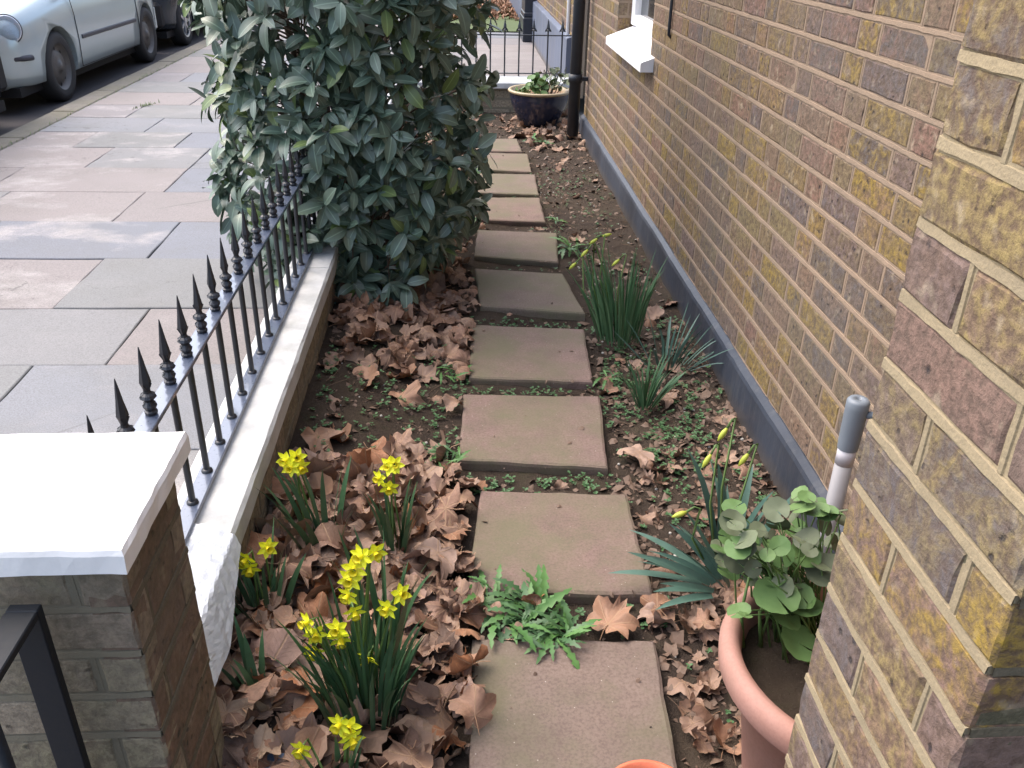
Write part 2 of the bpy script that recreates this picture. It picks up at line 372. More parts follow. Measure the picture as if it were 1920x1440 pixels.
M['trim'] = simple('grey_plastic_trim', (.055, .055, .065), .5)
M['black'] = simple('matt_black_plastic', (.01, .01, .011), .7, bump=0)
M['steel'] = simple('dusty_steel_wheel', (.13, .12, .11), .5, metal=.3, scale=40)
M['alloy'] = simple('silver_alloy', (.55, .56, .58), .3, metal=.7, bump=0)
M['chrome'] = simple('headlight_reflector', (.82, .84, .90), .2, metal=.2, bump=0)
M['red_lens'] = simple('red_orange_lens', (.70, .09, .05), .2, bump=0)
def glass(name, tint=(.9, .95, 1)):
    m = NT(name); m.col(tint); m.rough(.03); m.b.inputs['Transmission Weight'].default_value = .9; return m.m
M['lens'] = glass('clear_lens')
M['glass'] = simple('dark_window_glass', (.015, .02, .025), .06, spec=.8, bump=0)
M['lawn'] = simple('short_lawn', (.085, .12, .045), .9, scale=60, noise_amt=.4)
M['grass'] = green('grass_blade', (.10, .17, .05), (.14, .20, .07))
def sheet_mat():
    m = NT('crumpled_clear_plastic'); n = m.noise(40, 5, .6)
    m.col(m.mix(n, (.46, .50, .55), (.66, .70, .74))); m.rough(.22); m.spec(.7); m.b.inputs['Alpha'].default_value = 1
    m.b.inputs['Transmission Weight'].default_value = .15; m.bump(n, .5, .004); return m.m
M['sheet'] = sheet_mat()
M['galv'] = simple('blue_grey_metal', (.20, .25, .33), .5)

# ------------------------------------------------------------------ terrain
def sm(a, b, x):
    t = min(1, max(0, (x-a)/(b-a))); return t*t*(3-2*t)
def hs(x, y):
    h = .0
    h += .085*sm(.0, -.50, x)*sm(7.4, 5, y)
    h += .03*sm(.5, .85, x)
    h += .014*(noise.noise(Vector((x*4, y*4, 0))))+.007*noise.noise(Vector((x*13, y*13, 5)))+.003*noise.noise(Vector((x*40, y*40, 2)))
    return h
def ground_grid(name, x0, x1, y0, y1, st, fn, mat, smooth=True):
    nx = max(2, int((x1-x0)/st)+1); ny = max(2, int((y1-y0)/st)+1)
    xs = np.linspace(x0, x1, nx); ys = np.linspace(y0, y1, ny)
    v = [(x, y, fn(x, y)) for y in ys for x in xs]
    f = [(j*nx+i, j*nx+i+1, (j+1)*nx+i+1, (j+1)*nx+i) for j in range(ny-1) for i in range(nx-1)]
    return mesh(name, v, f, mat, smooth)
link('ground', ground_grid('ground', -150, 150, -100, 200, 50, lambda x, y: -.16, M['far_ground']), kind='structure')
link('road', ground_grid('road', -10.5, -3.25, -20, 60, 1, lambda x, y: -.10, M['asphalt']), kind='structure')
link('garden_soil', ground_grid('garden_soil', -.56, .93, -1.2, 7.5, .02, hs, M['soil']), kind='structure')

# pavement
pav = MB()
pav.box(-3.06, -.60, -3, 30, -.15, -.014)
pavement = link('pavement', pav.build('pavement', M['bed']), kind='structure')
def slab_mesh(name, w_, l_, th, mat, jit=.003, b=.006, seed=0):
    """slab with chamfered, slightly uneven edge; origin at its centre, top at z=0"""
    rr = random.Random(seed); n = 5; ring = []
    cor = [(-w_/2, -l_/2), (w_/2, -l_/2), (w_/2, l_/2), (-w_/2, l_/2)]
    for k in range(4):
        a, c = cor[k], cor[(k+1) % 4]
        for i in range(n):
            t = i/n; j = rr.uniform(-jit, jit) if i else 0
            x, y = a[0]+(c[0]-a[0])*t, a[1]+(c[1]-a[1])*t
            if k % 2 == 0: y += j
            else: x += j
            ring.append((x, y))
    N = len(ring)
    def sc(p, d): return (p[0]*(1-2*d/w_), p[1]*(1-2*d/l_))
    v = [(*sc(p, b), 0) for p in ring]+[(*p, -b*.8) for p in ring]+[(*p, -th) for p in ring]
    f = [tuple(range(N))]
    for a in (0, 1):
        for i in range(N): f.append((a*N+i, (a+1)*N+i, (a+1)*N+(i+1) % N, a*N+(i+1) % N))
    return mesh(name, v, f, mat)
rows = [-1.2, -.62, -.05, .53, 1.11, 1.69, 2.25, 2.815, 3.327, 3.907, 4.467, 5.025, 5.56, 6.11, 6.594, 7.109, 7.632, 8.229, 8.8, 9.35, 9.9, 10.5, 11.1, 11.7, 12.3, 12.9, 13.5, 14.1, 14.7, 15.4]
xjoints = {2.25: [-2.2, -1.5], 2.815: [-2.15, -1.257], 3.327: [-2.5, -1.64], 3.907: [-2.35, -1.45], 4.467: [-2.55, -1.80, -1.05], 5.025: [-2.7, -1.70], 5.56: [-2.34, -1.70, -1.0], 6.11: [-2.62, -1.95, -1.35], 6.594: [-2.30, -1.55], 7.109: [-2.6, -1.9, -1.15], 7.632: [-2.25, -1.5]}
for i in range(len(rows)-1):
    y0, y1 = rows[i], rows[i+1]
    xs = xjoints.get(y0)
    if xs is None:
        rr = random.Random(i*3+1); xs = []; x = -3.045+rr.uniform(.35, .8)
        while x < -.95: xs.append(x); x += rr.uniform(.6, .95)
    xs = [-3.045]+xs+[-.625]
    for a, b in zip(xs, xs[1:]):
        g = .0045
        me = slab_mesh('paving_slab', b-a-g, y1-y0-g, .03, M['paving'], .0035, .004, int(a*1000)+i)
        link('paving_slab', me, pavement, ((a+b)/2, (y0+y1)/2, random.uniform(-.003, .002)), (random.gauss(0, .003), random.gauss(0, .003), 0))
kb = MB(); kb.box(-3.23, -3.07, -3, 30, -.15, -.03)
kerb = link('kerb', kb.build('kerb', M['bed']), kind='structure')
y = -3.1
while y < 26:
    L_ = random.uniform(.85, 1.15); q = MB(); q.bbox(-3.25, -3.052, y+.004, y+L_-.004, -.12, 0, .012)
    link('kerb_stone', q.build('kerb_stone', M['kerb']), kerb, (0, 0, random.uniform(-.003, .004))); y += L_
# drain channel of setts by the kerb is plain asphalt in the photo; tuft of grass on the pavement
def blade(p, ang, lean, L_, wd, n=4, droop=1.0, uvs=1.0):
    """one grass or strap leaf: V-shaped strip as verts, faces, uv"""
    v = []; uv = []; f = []
    dx, dy = math.cos(ang), math.sin(ang); px, py = -dy, dx
    x, y, z = p; th = lean
    tw_ = random.uniform(-1.2, 1.2) if wd > .006 else 0
    px, py = math.cos(ang+math.pi/2+tw_), math.sin(ang+math.pi/2+tw_)
    for i in range(n+1):
        t = i/n; ww = wd*(1-t**4)*(0.75+.25*min(1, t*4))+.0004
        nx_, nz_ = -math.cos(th), math.sin(th)
        vz = ww*.16
        v += [(x+px*ww/2, y+py*ww/2, z+vz*abs(nz_)*0+vz), (x, y, z), (x-px*ww/2, y-py*ww/2, z+vz)]
        uv += [(-.5, t), (0, t), (.5, t)]
        s_ = L_/n; x += dx*math.sin(th)*s_; y += dy*math.sin(th)*s_; z += math.cos(th)*s_; th += droop*(.12+.35*t)/n*3
        if i < n: a = i*3; f += [(a, a+1, a+4, a+3), (a+1, a+2, a+5, a+4)]
    return v, f, uv
t_ = MB()
for _ in range(70):
    x = random.gauss(-2.6, .035); t_.add(*blade((x, 7.555+(x+2.6)*2+random.gauss(0, .03), -.005), random.uniform(0, 6.28), random.uniform(.1, 1.2), random.uniform(.015, .045), .005, 3), r=random.random())
link('grass_tuft', t_.build('grass_tuft', M['grass']), label='small grass tuft growing in a pavement joint near the kerb', kind='stuff')
t_ = MB()
for _ in range(260):
    yy = random.uniform(5.2, 12); t_.add(*blade((-3.045+random.gauss(0, .012), yy, -.005), random.uniform(0, 6.28), random.uniform(.1, 1), random.uniform(.01, .035), .004, 2), r=random.random())
link('joint_moss', t_.build('joint_moss', M['grass']), kind='stuff', label='thin moss and grass along the back of the kerb', category='moss')

# ------------------------------------------------------------------ bricks
def brick_mesh(name, L_, H_, D_, seed, mat, jit=.0016, bev=.004):
    """x: 0..L, z: 0..H, front face at y=0 facing -y, body to +D"""
    rr = random.Random(seed); n = 3 if L_ > .15 else 2
    J = lambda a=jit: rr.uniform(-a, a)
    def ring(x0, x1, z0, z1, y, j):
        p = []
        for i in range(n): p.append((x0+(x1-x0)*i/n, z0))
        p.append((x1, z0)); p.append((x1, (z0+z1)/2))
        for i in range(n): p.append((x1-(x1-x0)*i/n, z1))
        p.append((x0, z1)); p.append((x0, (z0+z1)/2))
        return [(a+J(j), y+J(j*.45), b+J(j)) for a, b in p]
    inner = ring(bev*1.3, L_-bev*1.3, bev*1.3, H_-bev*1.3, 0, jit)
    mid = ring(.0005, L_-.0005, .0005, H_-.0005, bev, jit*.9)
    N = len(mid); back = [(p[0], D_, p[2]) for p in mid]
    v = inner+mid+back
    v.append((L_/2, 0, H_/2)); c = len(v)-1
    f = [(i, (i+1) % N, c) for i in range(N)]
    for a in (0, 1):
        for i in range(N): f.append((a*N+i, (a+1)*N+i, (a+1)*N+(i+1) % N, a*N+(i+1) % N))
    return mesh(name, v, f, mat)
_bc = {}
def brick_proto(L_, mat, H_=.066, D_=.05, jit=.0016, bev=.004):
    k = (round(L_, 3), mat.name, H_, round(D_, 3), jit)
    if k not in _bc: _bc[k] = [brick_mesh('brick', L_, H_, D_, i*17+int(L_*1000), mat, jit, bev) for i in range(5)]
    return random.choice(_bc[k])
def face_frame(face):
    """rotation about z and unit axis of a wall face: '-x','-y','+x','+y'"""
    return {'-y': 0, '-x': -math.pi/2, '+x': math.pi/2, '+y': math.pi}[face]
def brick_face(parent, origin, face, length, courses, mat, mortar, course_h=.076, bond='flemish', shift=0.0,
               maxn=10**9, keep=None, jit=.0016, recess=.003, ribbon=True, depth=.05, rib=.0065, first=0, headers_at=None, prio=None, odd=1):
    """lay one brick face. origin: bottom corner from which local x runs. Returns nothing."""
    rot = face_frame(face); c, s_ = math.cos(rot), math.sin(rot)
    items = []
    for k in range(courses):
        x = 0.0; z = k*course_h
        seq = (('H', 'S') if (k+first) % 2 else ('S', 'H')) if bond == 'flemish' else (('S',) if bond == 'stretcher' or (k+first) % 2 else ('H',))
        if (k+first) % 2: x = -.056*odd
        i = 0
        x += shift
        while x < length-.02:
            L_ = .215 if seq[i % len(seq)] == 'S' else .1025
            L_ += 0
            a = max(0, x); b = min(length, x+L_)
            if length-b < .035: b = length
            if b-a > .03: items.append((a, b, z))
            x += L_+.0095; i += 1
            if b == length: break
    rec = []
    for (a, b, z) in items:
        wx, wy = origin[0]+c*a, origin[1]+s_*a
        rec.append((prio(wx, wy, origin[2]+z) if prio else 0, a, b, z, wx, wy))
    rec.sort(key=lambda t: t[0])
    joined = MB(); nb = 0
    for (_, a, b, z, wx, wy) in rec:
        if nb < maxn:
            L_ = b-a; Lq = round(L_/.01)*.01 if abs(L_-.215) > .002 and abs(L_-.1025) > .002 else L_
            me = brick_proto(Lq, mat, D_=depth, jit=jit)
            dn = max(-.0014, min(.0004, random.gauss(-.0004, .0007)))
            o = link('brick', me, parent, (wx-s_*0+(-(-s_))*0, wy, origin[2]+z), (0, 0, rot+random.gauss(0, .002)), (L_/Lq, 1, 1))
            o.location.x += -s_*dn*-1; o.location.y += c*dn
            nb += 1
        else:
            me = brick_proto(round((b-a)/.01)*.01, mat, D_=depth, jit=jit)
            v = [(origin[0]+c*(a+q.co.x)-s_*q.co.y, origin[1]+s_*(a+q.co.x)+c*q.co.y, origin[2]+z+q.co.z) for q in me.vertices]
            joined.add(v, [tuple(p.vertices) for p in me.polygons], r=random.random())
    if joined.v: link('distant_bricks', joined.build('distant_bricks', mat), parent, kind='stuff')
    # mortar body and raised ribbons
    mo = MB()
    def T(x, y, z): return (origin[0]+c*x-s_*y, origin[1]+s_*x+c*y, origin[2]+z)
    H = courses*course_h
    v = [T(0.004, recess, -.008), T(length-.004, recess, -.008), T(length-.004, recess, H), T(0.004, recess, H), T(.004, depth+.06, -.008), T(length-.004, depth+.06, -.008), T(length-.004, depth+.06, H), T(.004, depth+.06, H)]
    mo.add(v, [(0, 1, 2, 3), (5, 4, 7, 6), (1, 5, 6, 2), (4, 0, 3, 7), (3, 2, 6, 7), (4, 5, 1, 0)])
    if ribbon:
        rr = random.Random(5)
        for k in range(courses+1):
            zc = k*course_h-.005; st = .022; n = int(length/st)+1; vv = []; ff = []
            for i in range(n+1):
                x = min(length, i*length/n); wu = rib+rr.uniform(-.0010, .0010); wd = rib+rr.uniform(-.0012, .0012); o_ = .0006+rr.uniform(-.0007, .0006)
                if i == 0: x = .002
                if i == n: x = length-.002
                vv += [T(x, recess+.001, zc+wu+.001), T(x, o_, zc+wu), T(x, o_-.0008, zc-wd), T(x, recess+.001, zc-wd-.0008)]
                if i:
                    a = (i-1)*4
                    for q in range(3): ff.append((a+q, a+q+1, a+4+q+1, a+4+q))
            mo.add(vv, ff)
        for (_, a, b, z, wx, wy) in rec:
            if b > length-.01: continue
            x = b+.005; h = course_h; wj = rib*.72+rr.uniform(-.001, .001); sk = rr.uniform(-.002, .002)
            z0, z1 = z+.001, z+.066
            vv = [T(x-wj, .0032, z0), T(x-wj+.001, .0008, z0), T(x+wj-.001, .0012, z0), T(x+wj, .0032, z0), T(x-wj+sk, .0032, z1), T(x-wj+.001+sk, .0008, z1), T(x+wj-.001+sk, .0012, z1), T(x+wj+sk, .0032, z1)]
            mo.add(vv, [(0, 1, 5, 4), (1, 2, 6, 5), (2, 3, 7, 6)])
    link('pointing', mo.build('pointing', mortar), parent)

# ------------------------------------------------------------------ the house on the right
WX = .902
house = thing('brick_house', 'yellow stock brick house wall on the right with dark painted plinth', 'house')
y_end = 6.47
camd = lambda x, y, z: (x**2+y**2+(z-CAMZ)**2)**.5
Z0 = .18
WY0, WY1, WZ0 = 4.33, 5.30, .885     # window opening
def house_wall():
    # courses below the sill run full length; above it the window splits the wall
    n_low = 9        # z .18 .. .864
    brick_face(house, (WX, y_end, Z0), '-x', y_end-.3, n_low, M['brick'], M['mortar'], maxn=165, prio=camd, recess=.0022, rib=.0040, jit=.0014)
    zt = Z0+n_low*.076
    brick_face(house, (WX, WY0, zt), '-x', WY0-.3, 9, M['brick'], M['mortar'], maxn=130, prio=camd, shift=-.03, first=1, recess=.0022, rib=.0040, jit=.0014)
    brick_face(house, (WX, y_end, zt), '-x', y_end-WY1, 9, M['brick'], M['mortar'], maxn=0, first=1, recess=.0022, rib=.0040, jit=.0014)
    zz = zt+9*.076
    up = MB(); up.box(WX+.02, WX+.3, -.5, y_end, zz-.002, 3.6); link('upper_wall', up.build('upper_wall', M['brick']), house)
    # window reveal faces
    brick_face(house, (WX+.004, WY1, zt+.01), '-y', .115, 9, M['brick'], M['mortar'], maxn=0, recess=.002, rib=.005)
    # end return of the house
    brick_face(house, (WX+.45, y_end, Z0), '+y', .44, 18, M['brick'], M['mortar'], maxn=0, recess=.002, rib=.005)
    core = MB(); core.box(WX+.12, WX+.40, -.5, y_end-.12, -.05, zz); link('inner_wall', core.build('inner_wall', M['brick']), house)
house_wall()
# plinth: uneven rendered upstand
def plinth(x_face, y0, y1, top, mat, name, proud=.022, zbot=-.05):
    n = int((y1-y0)/.06)+1; v = []; f = []
    for i in range(n+1):
        yy = y0+(y1-y0)*i/n
        w1 = .004*noise.noise(Vector((yy*3, 0, 0)))+.002*noise.noise(Vector((yy*15, 3, 0)))
        w2 = .004*noise.noise(Vector((yy*2.3, 7, 0)))+.0025*noise.noise(Vector((yy*19, 7, 0)))
        xf = x_face-proud+w1; zt = top+w2
        v += [(xf-.006, yy, zbot), (xf-.002, yy, .06), (xf, yy, zt-.022), (xf+.004, yy, zt-.010), (x_face-.002, yy, zt+.004), (x_face+.02, yy, zt+.004), (x_face+.02, yy, zbot)]
    for i in range(n):
        for k in range(6): a = i*7+k; f.append((a, a+7, a+8, a+1))
    f.append(tuple(range(7))); f.append(tuple(range(n*7, n*7+7))[::-1])
    return mesh(name, v, f, mat)
link('plinth', plinth(WX, .3, y_end+.01, Z0-.005, M['plinth'], 'plinth'), house)
# window with sill
win = link('window', None, house)
q = MB(); q.bbox(WX+.082, WX+.15, WY0+.01, WY1-.005, WZ0+.02, WZ0+.075, .004)
q.bbox(WX+.075, WX+.15, WY0+.0, WY0+.075, WZ0+.02, 2.6, .004); q.bbox(WX+.075, WX+.15, WY1-.08, WY1-.003, WZ0+.02, 2.6, .004)
q.bbox(WX+.09, WX+.14, WY0+.08, WY0+.115, WZ0+.077, 2.6, .003)
fr = link('frame', q.build('frame', M['white_gloss']), win)
q = MB(); q.box(WX+.115, WX+.12, WY0+.06, WY1-.06, WZ0+.06, 2.6); link('pane', q.build('pane', M['glass']), win)
q = MB()
sv = []
prof = [(WX-.062, .800), (WX-.062, .838), (WX-.058, .842), (WX+.10, .872+.03), (WX+.12, .902), (WX+.12, .800)]
ys_ = [WY0-.11, WY0-.107, WY1-.02, WY1-.017]
for yy in ys_: sv += [(x, yy, z) for x, z in prof]
sf = [(i*6+k, i*6+(k+1) % 6, (i+1)*6+(k+1) % 6, (i+1)*6+k) for i in range(3) for k in range(6)]+[tuple(range(6))[::-1], tuple(range(18, 24))]
q.add(sv, sf); link('sill', q.build('sill', M['white_gloss']), win)
# drainpipe, cable, waste pipe
q = MB(); q.tube([(.812, 6.36, .02), (.815, 6.36, 1.2), (.818, 6.36, 3.5)], .041, 20)
for z in (.42, 2.1): q.tube([(.813, 6.36, z), (.813, 6.36, z+.055)], .049, 20)
dp = link('drainpipe', q.build('drainpipe', M['pipe'], True), house)
q = MB(); q.box(.78, .90, 6.345, 6.375, .43, .455); link('bracket', q.build('bracket', M['pipe']), dp)
q = MB(); q.tube([(.892, 3.93, 3), (.892, 3.93, 1.02), (.893, 3.93, .995), (.905, 3.93, .985)], .007, 8)
for z in (1.3, 1.75): q.box(.884, .903, 3.92, 3.94, z, z+.012)
link('cable', q.build('cable', M['pipe'], True), house)

# ------------------------------------------------------------------ near right brick pier
PX, PY0, PY1 = .442, .512, .798
pier = thing('brick_pier', 'rough yellow and purple brick porch pier filling the right foreground', 'pier', (PX, PY1, 0))
pier.location = (0, 0, 0)
brick_face(pier, (PX, PY1, -.05), '-x', PY1-PY0, 30, M['brick_near'], M['mortar_near'], jit=.0026, recess=.003, rib=.0050, depth=.09, first=0, odd=0)
brick_face(pier, (PX+.004, PY0, -.05), '-y', .42, 30, M['brick_dark'], M['mortar_dark'], jit=.0022, recess=.003, rib=.0055, depth=.08, first=1)
q = MB(); q.box(PX+.07, .95, PY0+.07, PY1-.03, -.05, 2.2); link('core', q.build('core', M['mortar_near']), pier)
brick_face(pier, (PX+.46, PY1-.002, -.05), '+y', .43, 30, M['brick_near'], M['mortar_near'], maxn=0, recess=.003, rib=.0055, depth=.02)

# waste pipe standing behind the pier
wp = thing('waste_pipe', 'upright grey plastic pipe stub with slate cap behind the brick pier', 'pipe', (.755, 1.41, 0))
q = MB(); q.tube([(0, 0, 0), (0, 0, .50)], .0175, 20); link('pipe', q.build('pipe', M['pvc'], True), wp)
q = MB(); q.tube([(0, 0, .475), (0, 0, .515)], .0180, 20); link('tape_band', q.build('tape_band', M['tape'], True), wp)
q = MB(); q.lathe([(.0195, .51), (.0205, .525), (.0215, .60), (.0215, .615), (.018, .620), (.006, .621), (.005, .612), (0, .612)], 24); link('cap', q.build('cap', M['pvc_cap'], True), wp)
q = MB(); q.tube([(.015, -.01, .590), (.05, -.03, .600), (.11, -.06, .59)], .007, 10); link('side_branch', q.build('side_branch', M['pvc_cap'], True), wp)

# ------------------------------------------------------------------ left gate pier, low wall, railing, gate
GX, GY0, GY1 = -.42, .865, 1.083
gp = thing('gate_pier', 'short mossy brick gate pier with a white painted cap stone', 'pier')
brick_face(gp, (GX-.34, GY0, -.05), '-y', .34, 10, M['brick_green'], M['mortar_grey'], recess=.002, rib=.0045, jit=.002, first=0, depth=.05)
brick_face(gp, (GX, GY0, -.05), '+x', GY1-GY0, 10, M['brick_red'], M['mortar_dark'], recess=.002, rib=.0045, jit=.002, first=1, depth=.05)
brick_face(gp, (GX, GY1, -.05), '+y', .34, 10, M['brick_green'], M['mortar_grey'], recess=.002, rib=.0045, jit=.002, first=0, depth=.05, maxn=0)
q = MB(); q.box(GX-.30, GX-.06, GY0+.06, GY1-.06, -.05, .70); link('core', q.build('core', M['mortar_grey']), gp)
# cap: slightly domed slab
def cap_mesh():
    x0, x1, y0, y1 = GX-.36, GX+.020, GY0-.030, GY1+.028; z0, z1 = .708, .748; v = []; f = []
    rings = [(0.006, z0), (0, z0+.004), (0, z1-.010), (.003, z1-.003), (.010, z1), (.06, z1+.003)]
    for d, z in rings:
        n = 20
        for k, (a, b) in enumerate((((x0+d, y0+d), (x1-d, y0+d)), ((x1-d, y0+d), (x1-d, y1-d)), ((x1-d, y1-d), (x0+d, y1-d)), ((x0+d, y1-d), (x0+d, y0+d)))):
            for i in range(n):
                t = i/n; j = .0024*noise.noise(Vector((a[0]*40+t*9, b[1]*40+k*5, z*30)))
                v.append((a[0]+(b[0]-a[0])*t+j, a[1]+(b[1]-a[1])*t+j, z+j*.6))
    N = 80
    for r_ in range(len(rings)-1):
        for i in range(N): f.append((r_*N+i, r_*N+(i+1) % N, (r_+1)*N+(i+1) % N, (r_+1)*N+i))
    f.append(tuple(range(N))[::-1]); f.append(tuple(range((len(rings)-1)*N, len(rings)*N)))
    return mesh('cap_stone', v, f, M['white_cap'])
link('cap_stone', cap_mesh(), gp)

lw = thing('garden_wall', 'low brick garden wall with weathered white coping beneath the railing', 'wall')
LX0, LX1 = -.615, -.488
LWY0, LWY1 = GY1+.002, 7.6
brick_face(lw, (LX1, LWY0, -.03), '+x', LWY1-LWY0, 3, M['brick_green'], M['mortar_grey'], recess=.002, rib=.005, prio=camd, depth=.04)
q = MB(); q.box(LX0+.01, LX1-.03, LWY0, LWY1, -.15, .21); link('core', q.build('core', M['mortar_grey']), lw)
def coping(x0, x1, y0, y1, z0, z1, mat, name='coping', wob=.003):
    n = int((y1-y0)/.05)+1; v = []; f = []
    for i in range(n+1):
        yy = y0+(y1-y0)*i/n
        w_ = [wob*noise.noise(Vector((yy*6, k*3.3, 0)))+wob*.6*noise.noise(Vector((yy*27, k*3.3, 1))) for k in range(4)]
        v += [(x0+w_[0], yy, z0), (x0+w_[0], yy, z1-.008), (x0+.008, yy, z1+w_[1]), (x1-.007+w_[2], yy, z1+w_[2]), (x1+w_[3], yy, z1-.009), (x1-.002+w_[3], yy, z0), (x1-.02, yy, z0-.002)]
    for i in range(n):
        for k in range(7): a = i*7+k; b = i*7+(k+1) % 7; f.append((a, b, b+7, a+7))
    f.append(tuple(range(7))); f.append(tuple(range(n*7, n*7+7))[::-1])
    return mesh(name, v, f, mat)
for (a, b) in ((LWY0, 3.02), (3.024, 5.0), (5.004, 7.6)):
    link('coping', coping(-.628, -.472, a, b, .222, .285, M['white_coping']), lw)

RX = -.575
rail = thing('iron_railing', 'black spear-topped iron railing along the pavement on the white coping', 'railing', (0, 0, 0))
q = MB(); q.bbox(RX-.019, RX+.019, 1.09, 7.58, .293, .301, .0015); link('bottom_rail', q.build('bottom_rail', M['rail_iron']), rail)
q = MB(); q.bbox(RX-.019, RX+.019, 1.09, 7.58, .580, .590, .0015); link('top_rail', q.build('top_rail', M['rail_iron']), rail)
bar_me = None
q = MB(); q.tube([(0, 0, .286), (0, 0, .594)], .0072, 10, False); q.lathe([(.013, .3015), (.012, .306), (.0072, .308)], 10); bar_me = q.build('bar', M['iron'], True)
def finial():
    q = MB()
    q.lathe([(.0072, 0), (.0115, .002), (.0125, .007), (.0085, .010), (.0115, .014), (.0135, .019), (.0095, .024), (.0075, .027), (.0105, .031), (.0155, .036), (.0125, .041), (.0075, .045), (.0065, .050)], 10, (0, 0, .590))
    # leafy shoulder pieces
    for k in range(6):
        a = k*math.pi/3+.4; c_, s_ = math.cos(a), math.sin(a)
        for zb, ln in ((.606, .012), (.624, .015)):
            q.add([(c_*.007-s_*.004, s_*.007+c_*.004, zb), (c_*.007+s_*.004, s_*.007-c_*.004, zb), (c_*(.004+ln*.75), s_*(.004+ln*.75), zb+.006), (c_*.007, s_*.007, zb+.012)], [(0, 1, 2), (1, 3, 2), (3, 0, 2), (0, 3, 1)])
    # barbs below the spike
    for k in range(4):
        a = k*math.pi/2; c_, s_ = math.cos(a), math.sin(a)
        q.add([(c_*.005-s_*.003, s_*.005+c_*.003, .640), (c_*.005+s_*.003, s_*.005-c_*.003, .640), (c_*.012, s_*.012, .655), (c_*.006, s_*.006, .660)], [(0, 1, 2), (1, 3, 2), (3, 0, 2), (0, 3, 1)])
    q.lathe([(.0055, .048), (.0080, .058), (.0105, .066), (.0095, .074), (.0062, .095), (.0035, .118), (.0008, .137)], 6, (0, 0, .590))
    return q.build('finial', M['iron'])
fin_me = finial()
k = 0
for k in range(53):
    yy = 1.190+.1213*k
    if yy > 7.5: break
    b = link('bar', bar_me, rail, (RX, yy, 0), (0, 0, random.uniform(0, .5)))
    link('finial', fin_me, b, None, (0, 0, random.uniform(0, 3)))

gate = thing('garden_gate', 'black iron gate frame beside the gate pier in the left corner', 'gate')
gx = -.527
q = MB(); q.bbox(gx-.019, gx+.019, .818, .832, .05, .672, .0015); link('stile', q.build('stile', M['gate_iron']), gate)
q = MB(); q.bbox(gx-.019, gx+.019, -.10, .8175, .660, .672, .0015); link('top_rail', q.build('top_rail', M['gate_iron']), gate)
q = MB(); q.bbox(gx-.019, gx+.019, -.10, .8175, .08, .092, .0015); link('bottom_rail', q.build('bottom_rail', M['gate_iron']), gate)
for i in range(7):
    q = MB(); q.tube([(gx, .71-.115*i, .09), (gx, .71-.115*i, .662)], .0075, 10); link('bar', q.build('bar', M['gate_iron'], True), gate)
q = MB(); q.bbox(gx-.019, gx+.019, -.114, -.102, .05, .672, .0015); link('stile', q.build('stile', M['gate_iron']), gate)

# crumpled plastic over the coping end
def plastic():
    v = []; f = []; nu, nv = 34, 30
    for i in range(nu+1):
        for j in range(nv+1):
            u = i/nu; s_ = j/nv      # u along y, s across from outer to inner and down
            yy = 1.088+u*(.42-.06*s_)+.012*noise.noise(Vector((s_*6, u*2, 3)))
            w_ = s_*(.215-.06*abs(u-.35)-.03*u)
            if w_ < .118: x = -.588+w_; z = .290
            else: x = -.470+.45*(w_-.118); z = .290-.85*(w_-.118)
            n1 = .6*noise.noise(Vector((yy*18+w_*12, w_*9, 0))); n2 = noise.noise(Vector((yy*50, w_*40, 4)))
            r1 = abs(n1)*.009+abs(n2)*.003
            v.append((x+(r1 if w_ >= .118 else r1*.3), yy, z+(r1 if w_ < .118 else r1*.4)))
    for i in range(nu):
        for j in range(nv):
            a = i*(nv+1)+j; f.append((a, a+1, a+nv+2, a+nv+1))
    return mesh('plastic_sheet', v, f, M['sheet'], False)
link('plastic_sheet', plastic(), label='crumpled clear plastic sheet draped over the near end of the coping', category='plastic sheet')

# ------------------------------------------------------------------ stepping slabs
def quad_slab(cs, th, mat, seed):
    rr = random.Random(seed); ring = []
    for k in range(4):
        a, c = Vector(cs[k]), Vector(cs[(k+1) % 4])
        n = 9
        for i in range(n):
            p = a.lerp(c, i/n); nrm = Vector((c.y-a.y, a.x-c.x)).normalized()
            p = p+nrm*(rr.uniform(-.0022, .0022)-(.005 if i == 0 else 0)*0); ring.append(p)
    cen = sum(ring, Vector((0, 0)))/len(ring); N = len(ring)
    v = []
    for d, z in ((.010, 0), (.002, -.004), (0, -.012), (.001, -th)):
        for p in ring:
            q = p+(cen-p).normalized()*d; v.append((q.x-cen.x, q.y-cen.y, z+(rr.uniform(-.0012, .0012) if d < .01 else 0)))
    f = [tuple(range(N))]
    for a in range(3):
        for i in range(N): f.append((a*N+i, (a+1)*N+i, (a+1)*N+(i+1) % N, a*N+(i+1) % N))
    return mesh('stepping_slab', v, f, mat), cen
SL = [[(.005, .98), (.388, .94), (.417, 1.395), (.018, 1.415)],
      [(.005, 1.565), (.444, 1.540), (.449, 1.946), (.048, 1.974)],
      [(-.010, 2.13), (.418, 2.075), (.456, 2.502), (.004, 2.525)],
      [(.024, 2.645), (.447, 2.600), (.471, 3.034), (.041, 3.088)],
      [(.076, 3.265), (.498, 3.185), (.453, 3.636), (.062, 3.704)],
      [(.063, 3.865), (.448, 3.775), (.487, 4.207), (.085, 4.256)],
      [(.046, 4.435), (.445, 4.393), (.449, 4.827), (.096, 4.832)],
      [(.10, 4.94), (.454, 4.905), (.462, 5.343), (.123, 5.361)],
      [(.07, 5.47), (.448, 5.41), (.458, 5.886), (.10, 5.921)],
      [(.07, 5.965), (.425, 5.955), (.413, 6.338), (.088, 6.344)]]
path = link('garden_path', None, None, kind='structure')
